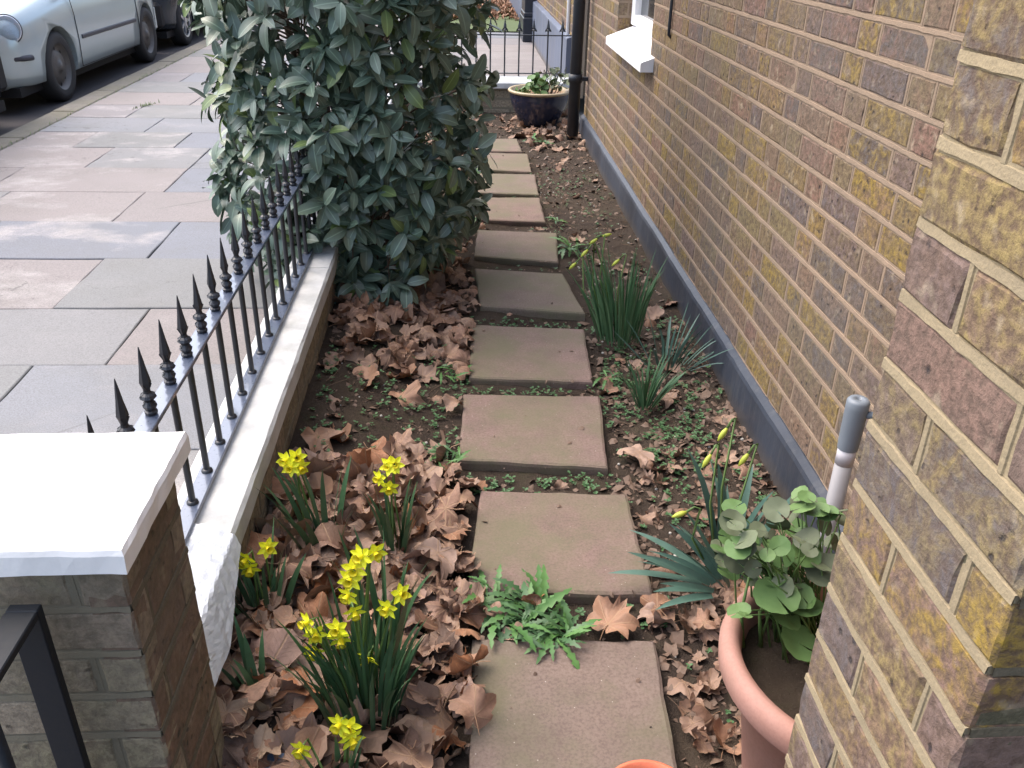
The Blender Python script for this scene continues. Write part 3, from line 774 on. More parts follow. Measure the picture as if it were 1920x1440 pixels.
for i, cs in enumerate(SL):
    me, cen = quad_slab(cs, .036, M['step'], i)
    link('stepping_slab', me, path, (cen.x, cen.y, .030), (random.gauss(0, .004), random.gauss(0, .004), 0))
def on_slab(x, y, m=0.0):
    for cs in SL:
        if min(c[1] for c in cs)-m < y < max(c[1] for c in cs)+m and min(cs[0][0], cs[3][0])-m < x < max(cs[1][0], cs[2][0])+m: return True
    return False

# ------------------------------------------------------------------ far end: low wall, railing, neighbour
fw = thing('garden_wall', 'low greenish cross wall with white coping behind the blue glazed pot', 'wall')
brick_face(fw, (-.47, 7.47, -.04), '-y', 1.40, 3, M['brick_green'], M['mortar_grey'], recess=.002, rib=.0045, depth=.04)
q = MB(); q.box(-.47, .93, 7.53, 7.76, -.1, .185); link('core', q.build('core', M['mortar_grey']), fw)
q = MB(); q.bbox(-.50, .96, 7.44, 7.80, .188, .243, .008); link('coping', q.build('coping', M['white_coping']), fw)
fr_ = thing('iron_railing', 'black fleur-tipped iron railing at the far end above the cross wall', 'railing')
q = MB(); q.bbox(-.5, .95, 7.765, 7.785, .262, .27, .001); link('bottom_rail', q.build('bottom_rail', M['iron']), fr_)
q = MB(); q.bbox(-.5, .95, 7.765, 7.785, .566, .575, .001); link('top_rail', q.build('top_rail', M['iron']), fr_)
q = MB(); q.tube([(0, 0, .235), (0, 0, .68)], .0065, 8, False); fb = q.build('bar', M['iron'], True)
q = MB(); q.lathe([(.0065, .600), (.012, .604), (.017, .612), (.010, .620), (.014, .632), (.011, .650), (.006, .672), (.001, .700)], 8)
for sx in (-1, 1): q.add([(sx*.006, 0, .604), (sx*.028, .003, .596), (sx*.024, 0, .612), (sx*.010, -.003, .632)], [(0, 1, 2, 3), (3, 2, 1, 0)])
ff_ = q.build('finial', M['iron'])
x = -.46
while x < .93:
    b = link('bar', fb, fr_, (x, 7.775, 0)); link('finial', ff_, b); x += .1205

ng = MB(); ng.box(-3.0, 1.0, 7.8, 40, -.1, -.02)
nf = link('neighbour_path', ng.build('neighbour_path', M['bed']), None, kind='structure')
for i in range(8):
    for j in range(2):
        me = slab_mesh('paving_slab', .745, .68, .03, M['paving'], .003, .004, i*2+j+900)
        link('paving_slab', me, nf, (-.19+j*.755+.03, 8.18+i*.69, .0), (random.gauss(0, .002), 0, 0))
link('neighbour_lawn', ground_grid('neighbour_lawn', -.55, 1.0, 13.5, 30, .5, lambda x, y: .0, M['lawn']), kind='structure')
nh = thing('brick_house', 'neighbouring brick house beyond the far railing with blue painted base', 'house')
brick_face(nh, (1.015, 20.0, .0), '-x', 11.8, 24, M['brick'], M['mortar'], maxn=0, ribbon=False, recess=.004)
link('plinth', plinth(1.015, 8.3, 20.0, .50, M['navy'], 'plinth', .05, -.02), nh)
q = MB(); q.box(1.10, 1.6, 8.3, 20, 0, 3); link('inner_wall', q.build('inner_wall', M['brick']), nh)
q = MB(); q.bbox(.86, 1.01, 12.3, 12.9, 0, 2.4, .01); q.bbox(.84, 1.01, 12.25, 12.95, 0, .30, .01); q.bbox(.85, 1.01, 12.27, 12.93, .302, .36, .01)
link('pilaster', q.build('pilaster', M['navy_dark']), nh)
for z in (.78, 1.10): q = MB(); q.box(.985, 1.03, 9.0, 20, z, z+.03); link('string_course', q.build('string_course', M['navy']), nh)
q = MB(); q.tube([(1.0, 8.55, .0), (1.0, 8.55, 2.5)], .018, 10); link('white_pipe', q.build('white_pipe', M['white_gloss'], True), nh)

# ------------------------------------------------------------------ cars
def boolean_cut(me, cutter_me):
    a = bpy.data.objects.new('tmpa', me); b = bpy.data.objects.new('tmpb', cutter_me)
    COL.objects.link(a); COL.objects.link(b)
    md = a.modifiers.new('b', 'BOOLEAN'); md.object = b; md.operation = 'DIFFERENCE'; md.solver = 'EXACT'
    dg = bpy.context.evaluated_depsgraph_get(); dg.update()
    r = bpy.data.meshes.new_from_object(a.evaluated_get(dg))
    bpy.data.objects.remove(a); bpy.data.objects.remove(b); return r
def car_body_mesh(L_, paint, rear_dark=False):
    """local: x right(+ = kerb side), y forward from 0 (front bumper) to L (rear), z up from road"""
    W = .815; st = []
    ys = [0, .04, .10, .18, .28, .40, .6, .9, 1.2, 1.5, 1.9, 2.3, 2.7, 3.0, L_-.55, L_-.35, L_-.2, L_-.10, L_-.03, L_]
    def lerp(t, tab):
        for (a, va), (b, vb) in zip(tab, tab[1:]):
            if t <= b: return va+(vb-va)*(t-a)/(b-a)
        return tab[-1][1]
    wt = [(0, .50), (.04, .60), (.10, .67), (.18, .73), (.28, .77), (.4, .795), (.6, .81), (.9, .815), (L_-.9, .815), (L_-.55, .80), (L_-.35, .78), (L_-.2, .75), (L_-.1, .70), (L_-.03, .62), (L_, .52)]
    topt = [(0, .50), (.04, .62), (.10, .70), (.18, .755), (.28, .79), (.4, .82), (.6, .855), (.9, .90), (1.2, .94), (1.5, .955), (2.3, .97), (3.0, .99), (L_-.2, 1.0), (L_-.1, .98), (L_-.03, .90), (L_, .80)]
    bott = [(0, .30), (.04, .24), (.10, .20), (.4, .19), (L_-.4, .20), (L_-.1, .24), (L_-.03, .28), (L_, .34)]
    v = []; f = []; ns = 0
    for yy in ys:
        w_, t, b = lerp(yy, wt), lerp(yy, topt), lerp(yy, bott)
        half = [(.0, b), (w_*.86, b), (w_*.965, b+.03), (w_*.985, b+(.42-b)*.45), (w_, .46 if t > .6 else (b+t)/2), (w_*.995, b+(t-b)*.62), (w_*.965, b+(t-b)*.80), (w_*.90, b+(t-b)*.93), (w_*.78, t-.004), (w_*.5, t+.018), (0, t+.028)]
        loop = half+[(-x, z) for x, z in half[-2:0:-1]]; ns = len(loop)
        v += [(x, yy, z) for x, z in loop]
    for i in range(len(ys)-1):
        for k in range(ns): f.append((i*ns+k, (i+1)*ns+k, (i+1)*ns+(k+1) % ns, i*ns+(k+1) % ns))
    f.append(tuple(range(ns))); f.append(tuple(range((len(ys)-1)*ns, len(ys)*ns))[::-1])
    return mesh('body', v, f, paint, True)
def arch_cutter(yc, r_):
    q = MB()
    for sx in (-1, 1):
        v = []; f = []; n = 28
        x0, x1 = (.58, 1.0) if sx > 0 else (-1.0, -.58)
        for x in (x0, x1):
            for k in range(n): t = 2*math.pi*k/n; v.append((x, yc+r_*math.cos(t), .29+r_*math.sin(t)))
        for k in range(n): f.append((k, (k+1) % n, n+(k+1) % n, n+k))
        f.append(tuple(range(n))[::-1]); f.append(tuple(range(n, 2*n)))
        q.add(v, f)
    return q.build('cut', None)
def wheel_meshes(style):
    def L(prof, n=36):
        q = MB(); v = []; f = []
        for (rr, x) in prof:
            for k in range(n): t = 2*math.pi*k/n; v.append((x, rr*math.cos(t), rr*math.sin(t)))
        for i in range(len(prof)-1):
            for k in range(n): f.append((i*n+k, (i+1)*n+k, (i+1)*n+(k+1) % n, i*n+(k+1) % n))
        q.add(v, f); return q
    tyre = L([(.19, -.17), (.27, -.18), (.29, -.16), (.292, -.03), (.280, -.005), (.235, .004), (.195, -.006)]).build('tyre', M['rubber'], True)
    if style == 'steel':
        q = L([(.196, -.008), (.185, -.020), (.172, -.045), (.14, -.048), (.125, -.028), (.085, -.030), (.07, -.022), (.045, -.02), (.04, -.008), (0, -.006)])
        rim = q.build('rim', M['steel'], True)
        q = MB()
        for k in range(8):
            t = k*math.pi/4; c_, s_ = math.cos(t)*.150, math.sin(t)*.150
            q.add([(-.043, c_+.018*math.cos(a), s_+.018*math.sin(a)) for a in [i*math.pi/4 for i in range(8)]], [tuple(range(8))])
        holes = q.build('vent_holes', M['black'])
    else:
        q = L([(.196, -.008), (.188, -.014), (.180, -.05), (.17, -.09), (0, -.09)]); rim = q.build('rim', M['black'], True)
        q = MB()
        for k in range(7):
            t = k*2*math.pi/7; d = (math.cos(t), math.sin(t)); p = (-d[1], d[0])
            v = []
            for rr, w_, x in ((.03, .022, -.012), (.185, .016, -.010)):
                for s_ in (-1, 1):
                    v.append((x, d[0]*rr+p[0]*w_*s_, d[1]*rr+p[1]*w_*s_)); v.append((x-.03, d[0]*rr+p[0]*w_*s_, d[1]*rr+p[1]*w_*s_))
            q.add(v, [(0, 2, 6, 4), (0, 4, 5, 1), (2, 3, 7, 6)])
        q.add([(-.006, .05*math.cos(i*.5236), .05*math.sin(i*.5236)) for i in range(12)], [tuple(range(12))])
        r2 = L([(.197, -.004), (.176, -.010), (.176, -.03)]); q.add(r2.v, r2.f)
        holes = q.build('spokes', M['alloy'])
    return tyre, rim, holes
def place_car(name, label, group, L_, fa, ra, loc, flip, paint, style):
    root = thing(name, label, 'car', loc, group, (0, 0, math.pi if flip else 0))
    side = -1 if flip else 1
    body = car_body_mesh(L_, paint)
    body = boolean_cut(body, arch_cutter(fa, .335)); body = boolean_cut(body, arch_cutter(ra, .335))
    body.name = 'body'
    bo = link('body', body, root)
    q = MB()
    for yc in (fa, ra):      # wheel housings
        for sx in (-1, 1):
            x = sx*.60; q.add([(x, yc-.33, .18), (x, yc+.33, .18), (x, yc+.33, .62), (x, yc-.33, .62)], [(0, 1, 2, 3), (3, 2, 1, 0)])
    q.box(-.70, .70, .12, L_-.12, .14, .215)
    link('underbody', q.build('underbody', M['black']), root)
    # cabin
    v = []; f = []
    st = [(1.15, .94, .70, .94), (1.95, .97, .66, 1.42), (2.5, .98, .65, 1.46), (L_-.65, 1.0, .63, 1.40), (L_-.12, .99, .62, 1.02)]
    for (yy, zb, w_, zt) in st:
        ww = w_ if zt < 1.1 else w_-.10
        v += [(.74, yy, zb-.03), (ww, yy, zt), (-ww, yy, zt), (-.74, yy, zb-.03)]
    for i in range(4):
        for k in range(3): a = i*4+k; f.append((a, a+4, a+5, a+1))
    me = mesh('cabin', v, f, M['glass'], False); link('windows', me, root)
    q = MB(); q.bbox(-.56, .56, 1.93, L_-.60, 1.425, 1.475, .02); link('roof', q.build('roof', paint), root)
    tyre, rim, holes = wheel_meshes(style)
    for yc in (fa, ra):
        for sx in (1, -1):
            w_ = link('wheel', tyre, root, (sx*.795, yc, .292), (0, 0, 0 if sx > 0 else math.pi))
            link('rim', rim, w_); link('spokes' if style != 'steel' else 'vent_holes', holes, w_)
    for sx in (1, -1):   # trims on both sides
        q = MB(); q.bbox(min(sx*.800, sx*.826), max(sx*.800, sx*.826), fa+.50, ra-.42, .468, .505, .006); link('side_moulding', q.build('side_moulding', M['trim']), root)
        q = MB(); q.bbox(min(sx*.79, sx*.832), max(sx*.79, sx*.832), 2.30, 2.47, .800, .825, .006); hd = link('door_handle', q.build('door_handle', M['trim']), root)
        q = MB()   # door shut lines
        for yy in (fa+.42, ra-.33):
            pts = [(sx*.806, yy, .24), (sx*.818, yy, .46), (sx*.814, yy, .68), (sx*.798, yy, .82), (sx*.74, yy+.01, .93)]
            q.tube(pts, .0035, 5)
        q.tube([(sx*.806, fa+.42, .24), (sx*.806, ra-.38, .24)], .003, 5)
        link('door_seam', q.build('door_seam', M['black']), root)
        q = MB(); q.bbox(min(sx*.80, sx*.98), max(sx*.80, sx*.98), 1.42, 1.50, .97, 1.09, .03); link('mirror', q.build('mirror', M['trim']), root)
    # front
    for sx in (1, -1):
        nrm = Vector((sx*.68, -.72, .18)).normalized(); c0 = Vector((sx*.675, .185, .66))
        rq = nrm.to_track_quat('Z', 'Y').to_euler()
        q = MB(); q.lathe([(0, -.03), (.06, -.025), (.10, .0), (.107, .012), (.100, .014)], 28); h = link('headlight', q.build('headlight', M['chrome'], True), root, c0, rq)
        q = MB(); q.lathe([(.100, .013), (.07, .028), (.03, .036), (0, .038)], 28); link('lens', q.build('lens', M['lens'], True), h)
        q = MB(); q.lathe([(.106, .006), (.117, .009), (.117, -.02)], 28); link('rim', q.build('rim', M['trim'] if style == 'steel' else paint, True), h)
    pts = []
    for t in np.linspace(-1, 1, 17):
        a = t*1.45; pts.append((math.sin(a)*.70*1.12 if abs(t) < 1 else math.sin(a)*.79, .34-.365*math.cos(a)**.9, .435))
    q = MB(); q.tube(pts, .022, 8); link('bumper_strip', q.build('bumper_strip', M['trim'], True), root)
    q = MB(); q.bbox(-.42, .42, -.012, .03, .26, .36, .01); link('grille', q.build('grille', M['black']), root)
    q = MB(); q.bbox(-.24, .24, -.022, -.010, .40, .50, .003); link('number_plate', q.build('number_plate', M['white_gloss']), root)
    # rear
    for sx in (1, -1):
        q = MB(); q.bbox(min(sx*.60, sx*.765), max(sx*.60, sx*.765), L_-.22, L_-.045, .72, .90, .02); link('tail_light', q.build('tail_light', M['red_lens']), root)
    q = MB(); q.bbox(-.70, .70, L_-.16, L_+.03, .26, .56, .04); link('rear_bumper', q.build('rear_bumper', M['black'] if style != 'steel' else paint), root)
    return root
CX = -3.49-.815
place_car('parked_car', 'silver green hatchback with round headlights parked at the kerb', None, 3.90, .80, 3.24, (CX, 7.54, -.10), False, M['paint'], 'steel')
place_car('parked_car', 'dark grey car with bright alloy wheels parked behind the silver hatchback', 'dark cars at the kerb', 3.95, .82, 3.25, (CX, 11.62+3.95, -.10), True, M['paint_dark'], 'alloy')
place_car('parked_car', 'dark car whose corner and tyre show at the left picture edge', 'dark cars at the kerb', 3.95, .82, 3.22, (CX+.10, 7.27-3.95, -.10), False, M['paint_dark'], 'alloy')

# ------------------------------------------------------------------ evergreen bush
def bush_leaf_mesh(seed, mat, L_=.100, W_=.046):
    rr = random.Random(seed); n = 7; v = []; uv = []; f = []
    curl = rr.uniform(.1, .9); fold = rr.uniform(.05, .35)
    x = y = z = 0; th = 0
    for i in range(n+1):
        t = i/n; w_ = W_/2*math.sin(math.pi*min(1, t**.92))**.62 if 0 < t < 1 else .001
        v += [(-w_, y, z+w_*fold), (0, y, z), (w_, y, z+w_*fold)]; uv += [(-.5*w_/(W_/2), t), (0, t), (.5*w_/(W_/2), t)]
        y += L_/n*math.cos(th); z -= L_/n*math.sin(th); th += curl/n
        if i < n: a = i*3; f += [(a, a+1, a+4, a+3), (a+1, a+2, a+5, a+4)]
    return mesh('leaf', v, f, mat, True, uv)
bl = [bush_leaf_mesh(i, M['bush_leaf']) for i in range(6)]; bll = [bush_leaf_mesh(i+20, M['bush_leaf_light']) for i in range(3)]
BC = Vector((-.43, 3.78, 0))
bush = thing('evergreen_bush', 'tall dense evergreen bush with glossy leaves growing over the railing', 'bush', (0, 0, 0))
def bush_radius(z, a):
    rz = 1.0
    base = .68+.36*sm(.0, .40, z)
    n_ = noise.noise(Vector((math.cos(a)*1.6, math.sin(a)*1.6, z*2.2)))*.16+noise.noise(Vector((math.cos(a)*4, math.sin(a)*4, z*6)))*.07
    rx, ry = .525, .62
    return (base+n_)*rx, (base+n_)*ry
leaves = []
rb = random.Random(11)
br = MB()
for i in range(7):
    a = rb.uniform(0, 6.28); p = [Vector((BC.x+.06*math.cos(a), BC.y+.06*math.sin(a), 0))]
    for k in range(7): p.append(p[-1]+Vector((math.cos(a)*.04+rb.gauss(0, .02), math.sin(a)*.04+rb.gauss(0, .02), .32)))
    br.tube(p, [.022-.0022*k for k in range(8)], 7)
for i in range(760):
    z = rb.uniform(.03, 2.3); a = rb.uniform(0, 2*math.pi)
    if i < 520: a = -math.pi/2+rb.gauss(0, 1.1)
    if i < 440: z = rb.uniform(.12, 1.75)
    rx, ry = bush_radius(z, a); d = 1-abs(rb.gauss(0, .13)) if rb.random() < .8 else rb.uniform(.5, .9)
    if z > 1.8: d *= math.sqrt(max(.05, 1-((z-1.8)/.6)**2))
    c = Vector((BC.x+rx*d*math.cos(a), BC.y+ry*d*math.sin(a), z))
    lim = .05+.07*sm(.4, .9, c.z)
    if c.x > lim: c.x = lim-rb.uniform(0, .08)
    if i >= 735: a = -math.pi/2+rb.uniform(-.5, .75); c = Vector((BC.x+.34*math.cos(a)+rb.uniform(-.1, .12), BC.y+.56*math.sin(a)+rb.uniform(-.05, .12), rb.uniform(.06, .20)))
    out = Vector((math.cos(a), math.sin(a), rb.uniform(-.1, .6))).normalized()
    inner = Vector((BC.x+rx*.3*math.cos(a), BC.y+ry*.3*math.sin(a), max(.05, z-.16)))
    if i % 2 == 0: br.tube([inner, inner.lerp(c, .6)+Vector((0, 0, .01)), c], [.005, .0035, .002], 5, False)
    up_ = rb.uniform(0, 6.28); nl = rb.randint(6, 9)
    side = out.cross(Vector((0, 0, 1))).normalized(); up2 = side.cross(out)
    for k in range(nl):
        t = up_+k*2.4; rad = (side*math.cos(t)+up2*math.sin(t))
        dr = (rad*rb.uniform(.7, 1.2)+out*rb.uniform(.25, 1.0)+Vector((0, 0, -rb.uniform(.0, .55)))).normalized()
        # leaf normal tends upward/outward
        nz = (Vector((0, 0, 1))*.9+out*.7+Vector((rb.gauss(0, .55), rb.gauss(0, .55), rb.gauss(0, .35)))); nz = (nz-dr*nz.dot(dr)).normalized()
        xx = dr.cross(nz)
        m4 = Matrix((xx, dr, nz)).transposed()
        sc = rb.uniform(.62, 1.12)
        pos = c+out*(-.035+.012*k)+dr*.008
        leaves.append((pos, m4, sc, rb.random() < .09, rb.randrange(6), rb.random()))
# a few long trailing leaves on the right, as in the photograph
camv = Vector((0, 0, CAMZ))
def vis(L):
    out = (L[0]-BC); return (L[0]-camv).length*1.0+(.0 if (L[0]-camv).dot(Vector((out.x, out.y, 0))) < 0 else 2)
leaves.sort(key=vis)
fol = MB(); foll = MB(); nleaf = 0
step = 0
for i, (p, m3, sc, young, vi, rv) in enumerate(leaves):
    me = bll[vi % 3] if young else bl[vi]
    if nleaf < 300 and i % 2 == 0:
        mw = m3.to_4x4(); o = link('leaf', me, bush); o.matrix_local = Matrix.Translation(p) @ mw @ Matrix.Scale(sc, 4); nleaf += 1
    else:
        tgt = foll if young else fol
        tgt.add([tuple(p+m3 @ (q.co*sc)) for q in me.vertices], [tuple(x.vertices) for x in me.polygons],
                [(-.5, 0), (0, 0), (.5, 0)]*8, rv)
link('foliage', fol.build('foliage', M['bush_leaf'], True), bush, kind='stuff')
link('young_foliage', foll.build('young_foliage', M['bush_leaf_light'], True), bush, kind='stuff')
link('branches', br.build('branches', M['bark'], True), bush)

# ------------------------------------------------------------------ dead leaves
CTRL = [(0, 1.0), (7, .86), (13, .90), (20, .74), (27, .66), (34, .78), (41, .86), (50, .96), (57, .82), (64, .84), (72, .68), (80, .60), (90, .66), (101, .76), (110, .64), (122, .60), (138, .46), (156, .36), (172, .2), (180, .14)]
def leaf_variant(seed):
    rr = random.Random(seed); out = []
    rd = rr.choice([0, .25, .5]); sc = [rr.uniform(.88, 1.1)*(1-rd)+rd*(.86/max(.35, r_) if r_ < .86 and a < 150 else 1) for a, r_ in CTRL]; sc2 = [rr.uniform(.88, 1.1)*(1-rd)+rd*(.86/max(.35, r_) if r_ < .86 and a < 150 else 1) for a, r_ in CTRL]
    for (a, r_), s_ in zip(CTRL, sc): out.append((a, r_*s_))
    for (a, r_), s_ in list(zip(CTRL, sc2))[-2:0:-1]: out.append((-a, r_*s_))
    rings = [.22, .48, .75, 1.0]; N = len(out)
    flat = [(0.0, 0.0)]
    for g in rings:
        for a, r_ in out:
            rs = r_*g if g > .5 else (r_*.45+.3*(1-a*a/40000))*g
            flat.append((math.sin(R(a))*rs, math.cos(R(a))*rs))
    ax1 = rr.uniform(0, math.pi); Rb = rr.choice([.32, .42, .55, .7, 1.0, 1.6]); Rb2 = rr.choice([.7, 1.1, 2.2]); am = rr.uniform(.14, .34)
    fold = rr.uniform(.0, .22); ox, oy = rr.uniform(0, 50), rr.uniform(0, 50)
    v = []
    for (x, y) in flat:
        rad = math.hypot(x, y); ang = math.degrees(math.atan2(x, y))
        z = fold*rad*abs(math.sin(R(ang*180/50)))*.6+am*rad*2*noise.noise(Vector((x*1.9+ox, y*1.9+oy, 0)))+.09*rad*noise.noise(Vector((x*8+ox, y*8, 3)))
        c_, s_ = math.cos(ax1), math.sin(ax1); u = x*c_+(y-.3)*s_; w_ = -x*s_+(y-.3)*c_
        th = u/Rb; th = max(-2.2, min(2.2, th)); nu = (Rb+0-z)*math.sin(th); nz = Rb-(Rb-z)*math.cos(th)
        th2 = w_/Rb2; nw = (Rb2)*math.sin(th2); nz += (Rb2*(1-math.cos(th2)))*(-1 if seed % 3 == 0 else 1)
        v.append((nu*c_-nw*s_, nu*s_+nw*c_, nz))
    zmin = sorted(p[2] for p in v)[len(v)//8]; v = [(a, b, c-zmin) for a, b, c in v]
    f = [(0, 1+i, 1+(i+1) % N) for i in range(N)]
    for g in range(3):
        b = 1+g*N
        for i in range(N): f.append((b+i, b+N+i, b+N+(i+1) % N, b+(i+1) % N))
    uv = [(x, y) for x, y in flat]
    # petiole
    n0 = len(v); base = Vector(v[0])
    p0 = base; p1 = base+Vector((.03, -.28, .06)); p2 = base+Vector((.10, -.55, .02))
    for p in (p0, p1, p2):
        v += [(p.x-.014, p.y, p.z), (p.x+.014, p.y, p.z), (p.x, p.y, p.z+.02)]; uv += [(0, .2)]*3
    for i in range(2):
        a = n0+i*3
        for k in range(3): f.append((a+k, a+(k+1) % 3, a+3+(k+1) % 3, a+3+k))
    return v, f, uv
LV = [leaf_variant(i) for i in range(18)]
LM = {}
def leaf_me(i, mat):
    k = (i, mat)
    if k not in LM: v, f, uv = LV[i]; LM[k] = mesh('dead_leaf', v, f, M[mat], True, uv)
    return LM[k]
def flatness(i): return max(p[2] for p in LV[i][0])
order = sorted(range(18), key=flatness); FLAT = order[:7]; CURLY = order[7:]
def zone_density(x, y):
    """0..1 how much leaf litter lies here"""
    if x < .04:
        d = 1.0 if y < 2.0 else (1.0-.80*sm(1.95, 2.2, y))
        if y > 2.5: d = max(d, .9*sm(2.5, 2.85, y))
        if 2.05 < y < 2.6 and x < -.33: d *= .4
        if y > 3.6: d = .7
        if y > 6.0: d = 1
        return d
    if y > 6.35: return .95
    if x > .42:
        if y < 1.6: return .75
        if y < 2.2: return .28
        if y < 3.5: return .12
        if y < 5.6: return .10
        return .5
    return .35 if y > 2.95 else .08
pl = random.Random(21)
cand = []
tries = 0
while len(cand) < 1120 and tries < 40000:
    tries += 1
    u_ = pl.random(); y = pl.uniform(.85, 7.4) if u_ < .36 else (pl.uniform(.85, 2.15) if u_ < .74 else pl.uniform(2.45, 3.7))
    x = pl.uniform(-.47, .87)
    if pl.random() > zone_density(x, y): continue
    if on_slab(x, y, .03 if x > .2 else .0) : continue
    if x > .42 and y < .82: continue
    if (x-.645)**2+(y-1.0)**2 < .19**2: continue
    if abs(x+.2) < .11 and abs(y-1.24) < .10 and pl.random() < .8: continue
    r_ = pl.choice((pl.uniform(.03, .065), pl.uniform(.07, .11)))*(1.15 if y < 2 else .95) if x < .04 or y > 6 else pl.uniform(.015, .05)
    if x > .42 and (pl.random() < .07 or (y < 1.7 and pl.random() < .5)): r_ = pl.uniform(.04, .065)
    if x > .06 and x < .42: r_ = min(r_, .032)
    if x > -.05 and x <= .06 and y < 6: r_ = min(r_, .055)
    cand.append((x, y, r_))
cand.sort(key=lambda c: -c[2]/math.hypot(c[0], c[1], 1.4))
lit = MB(); nsl = 0
heap = {}
for (x, y, r_) in cand:
    mat = 'dead'
    u = pl.random()
    if u < .17: mat = 'dead_orange'
    elif u < .28: mat = 'dead_pink'
    elif u < .34: mat = 'dead_pale'
    elif u < .46: mat = 'dead_dark'
    if y > 6.3 and pl.random() < .55: mat = 'dead_orange'
    vi = pl.choice(CURLY if pl.random() < .5 else FLAT)
    key = (int(x/.07), int(y/.07)); lay = heap.get(key, 0); heap[key] = lay+1
    z = hs(x, y)+.001+min(lay, 5)*.010+pl.uniform(0, .004)
    if on_slab(x, y, .03): z = max(z, .034)
    flip = pl.random() < .4
    e = Euler((pl.gauss(0, .38)+(math.pi if flip else 0), pl.gauss(0, .38), pl.uniform(0, 6.28)))
    if flip: z += flatness(vi)*r_*.6
    if nsl < 284:
        cw = {'dead': 'mid brown', 'dead_orange': 'orange brown', 'dead_pink': 'pinkish brown', 'dead_pale': 'pale tan', 'dead_dark': 'dark brown'}[mat]+(' curled' if vi in CURLY else ' flattish')
        if y > 6: where = 'in the litter around the glazed pot'
        elif x > .04: where = 'on the strip between the slabs and the house wall'
        elif y > 2.7: where = 'under the evergreen bush'
        elif y > 2.05: where = 'on the open soil left of the third slab'
        elif y > 1.62: where = 'between the two back daffodil clumps' if x > -.36 else 'by the low wall beside the back left daffodils'
        elif y > 1.35: where = 'left of the second slab' if x > -.2 else 'below the plastic draped coping'
        elif x > -.13: where = 'between the largest daffodil clump and the nearest slab'
        elif x < -.28: where = 'between the gate pier and the largest daffodil clump'
        else: where = 'around the foot of the largest daffodil clump'
        lab = cw+' plane leaf '+where; grp = cw+' leaves '+where
        link('dead_leaf', leaf_me(vi, mat), None, (x, y, z), e, r_, label=lab, category='leaf', group=grp); nsl += 1
    else:
        m3 = e.to_matrix(); v, f, uv = LV[vi]
        lit.add([tuple(Vector((x, y, z))+m3 @ (Vector(p)*r_)) for p in v], f, uv, pl.random())
link('leaf_litter', lit.build('leaf_litter', M['dead'], True), kind='stuff', label='brown leaf litter covering the flower beds', category='leaf litter')
# leaves that stand out
SPECIAL = [
 ((.335, 1.455, .040), .082, 'dead_orange', 1, (.22, .10, -.7), 'large orange brown plane leaf lying on the corner between the two nearest slabs'),
 ((.155, 1.50, .055), .040, 'dead_orange', 4, (.6, .2, .4), 'curled orange leaf caught in the dandelion on the path'),
 ((.06, 1.47, .045), .045, 'dead', 5, (.4, -.3, 2), 'crumpled red brown leaf at the left of the dandelion'),
 ((.500, 2.12, .040), .070, 'dead_pink', 0, (.1, .05, 2.2), 'pale pinkish plane leaf lying right of the third slab'),
 ((-.215, 2.66, .030), .082, 'dead_orange', 2, (.05, .1, 1.2), 'flat orange plane leaf lying alone on bare soil left of the fourth slab'),
 ((-.365, 2.20, .060), .070, 'dead_orange', 6, (.3, .2, 1.7), 'curved tan leaf lying by the low wall beyond the daffodils'),
 ((-.39, 2.80, .050), .055, 'dead_pale', 1, (.1, .1, .3), 'light brown plane leaf on bare soil close to the low wall'),
 ((.665, 2.47, .040), .060, 'dead_pink', 1, (.1, .1, 1.0), 'flat pink brown leaf behind the front daffodil tuft'),
 ((.76, 3.15, .045), .050, 'dead_pink', 3, (.5, -.5, .4), 'pinkish leaf leaning against the dark plinth'),
 ((.56, 4.06, .035), .060, 'dead_pale', 2, (.2, .1, .8), 'pale leaf lying behind the far daffodil buds'),
 ((.015, 1.19, .070), .065, 'dead_orange', 7, (.5, .3, .2), 'veined orange brown leaf folded over the left edge of the nearest slab'),
 ((.0, 1.30, .060), .070, 'dead_orange', 4, (-.4, .5, 1.1), 'orange leaf standing on edge left of the nearest slab'),
 ((-.33, 1.33, .085), .090, 'dead_pale', 0, (.25, .2, 1.9), 'broad pale tan leaf between the two nearest daffodil clumps'),
 ((-.30, 1.08, .075), .100, 'dead_pink', 6, (.3, -.2, .9), 'large mauve brown leaf with holes at the bottom of the bed'),
 ((-.08, 1.62, .070), .090, 'dead_pink', 5, (.5, -.3, 2.6), 'large curled pink brown leaf right of the middle daffodil clump'),
 ((-.10, 1.06, .070), .080, 'dead', 4, (.2, .4, 2.9), 'dark tan leaf right of the bottom daffodil clump'),
]
for loc, r_, mat, vi, rot, lab in SPECIAL:
    link('dead_leaf', leaf_me(FLAT[vi % 7] if vi < 4 else CURLY[vi], mat), None, loc, rot, r_, label=lab, category='leaf')

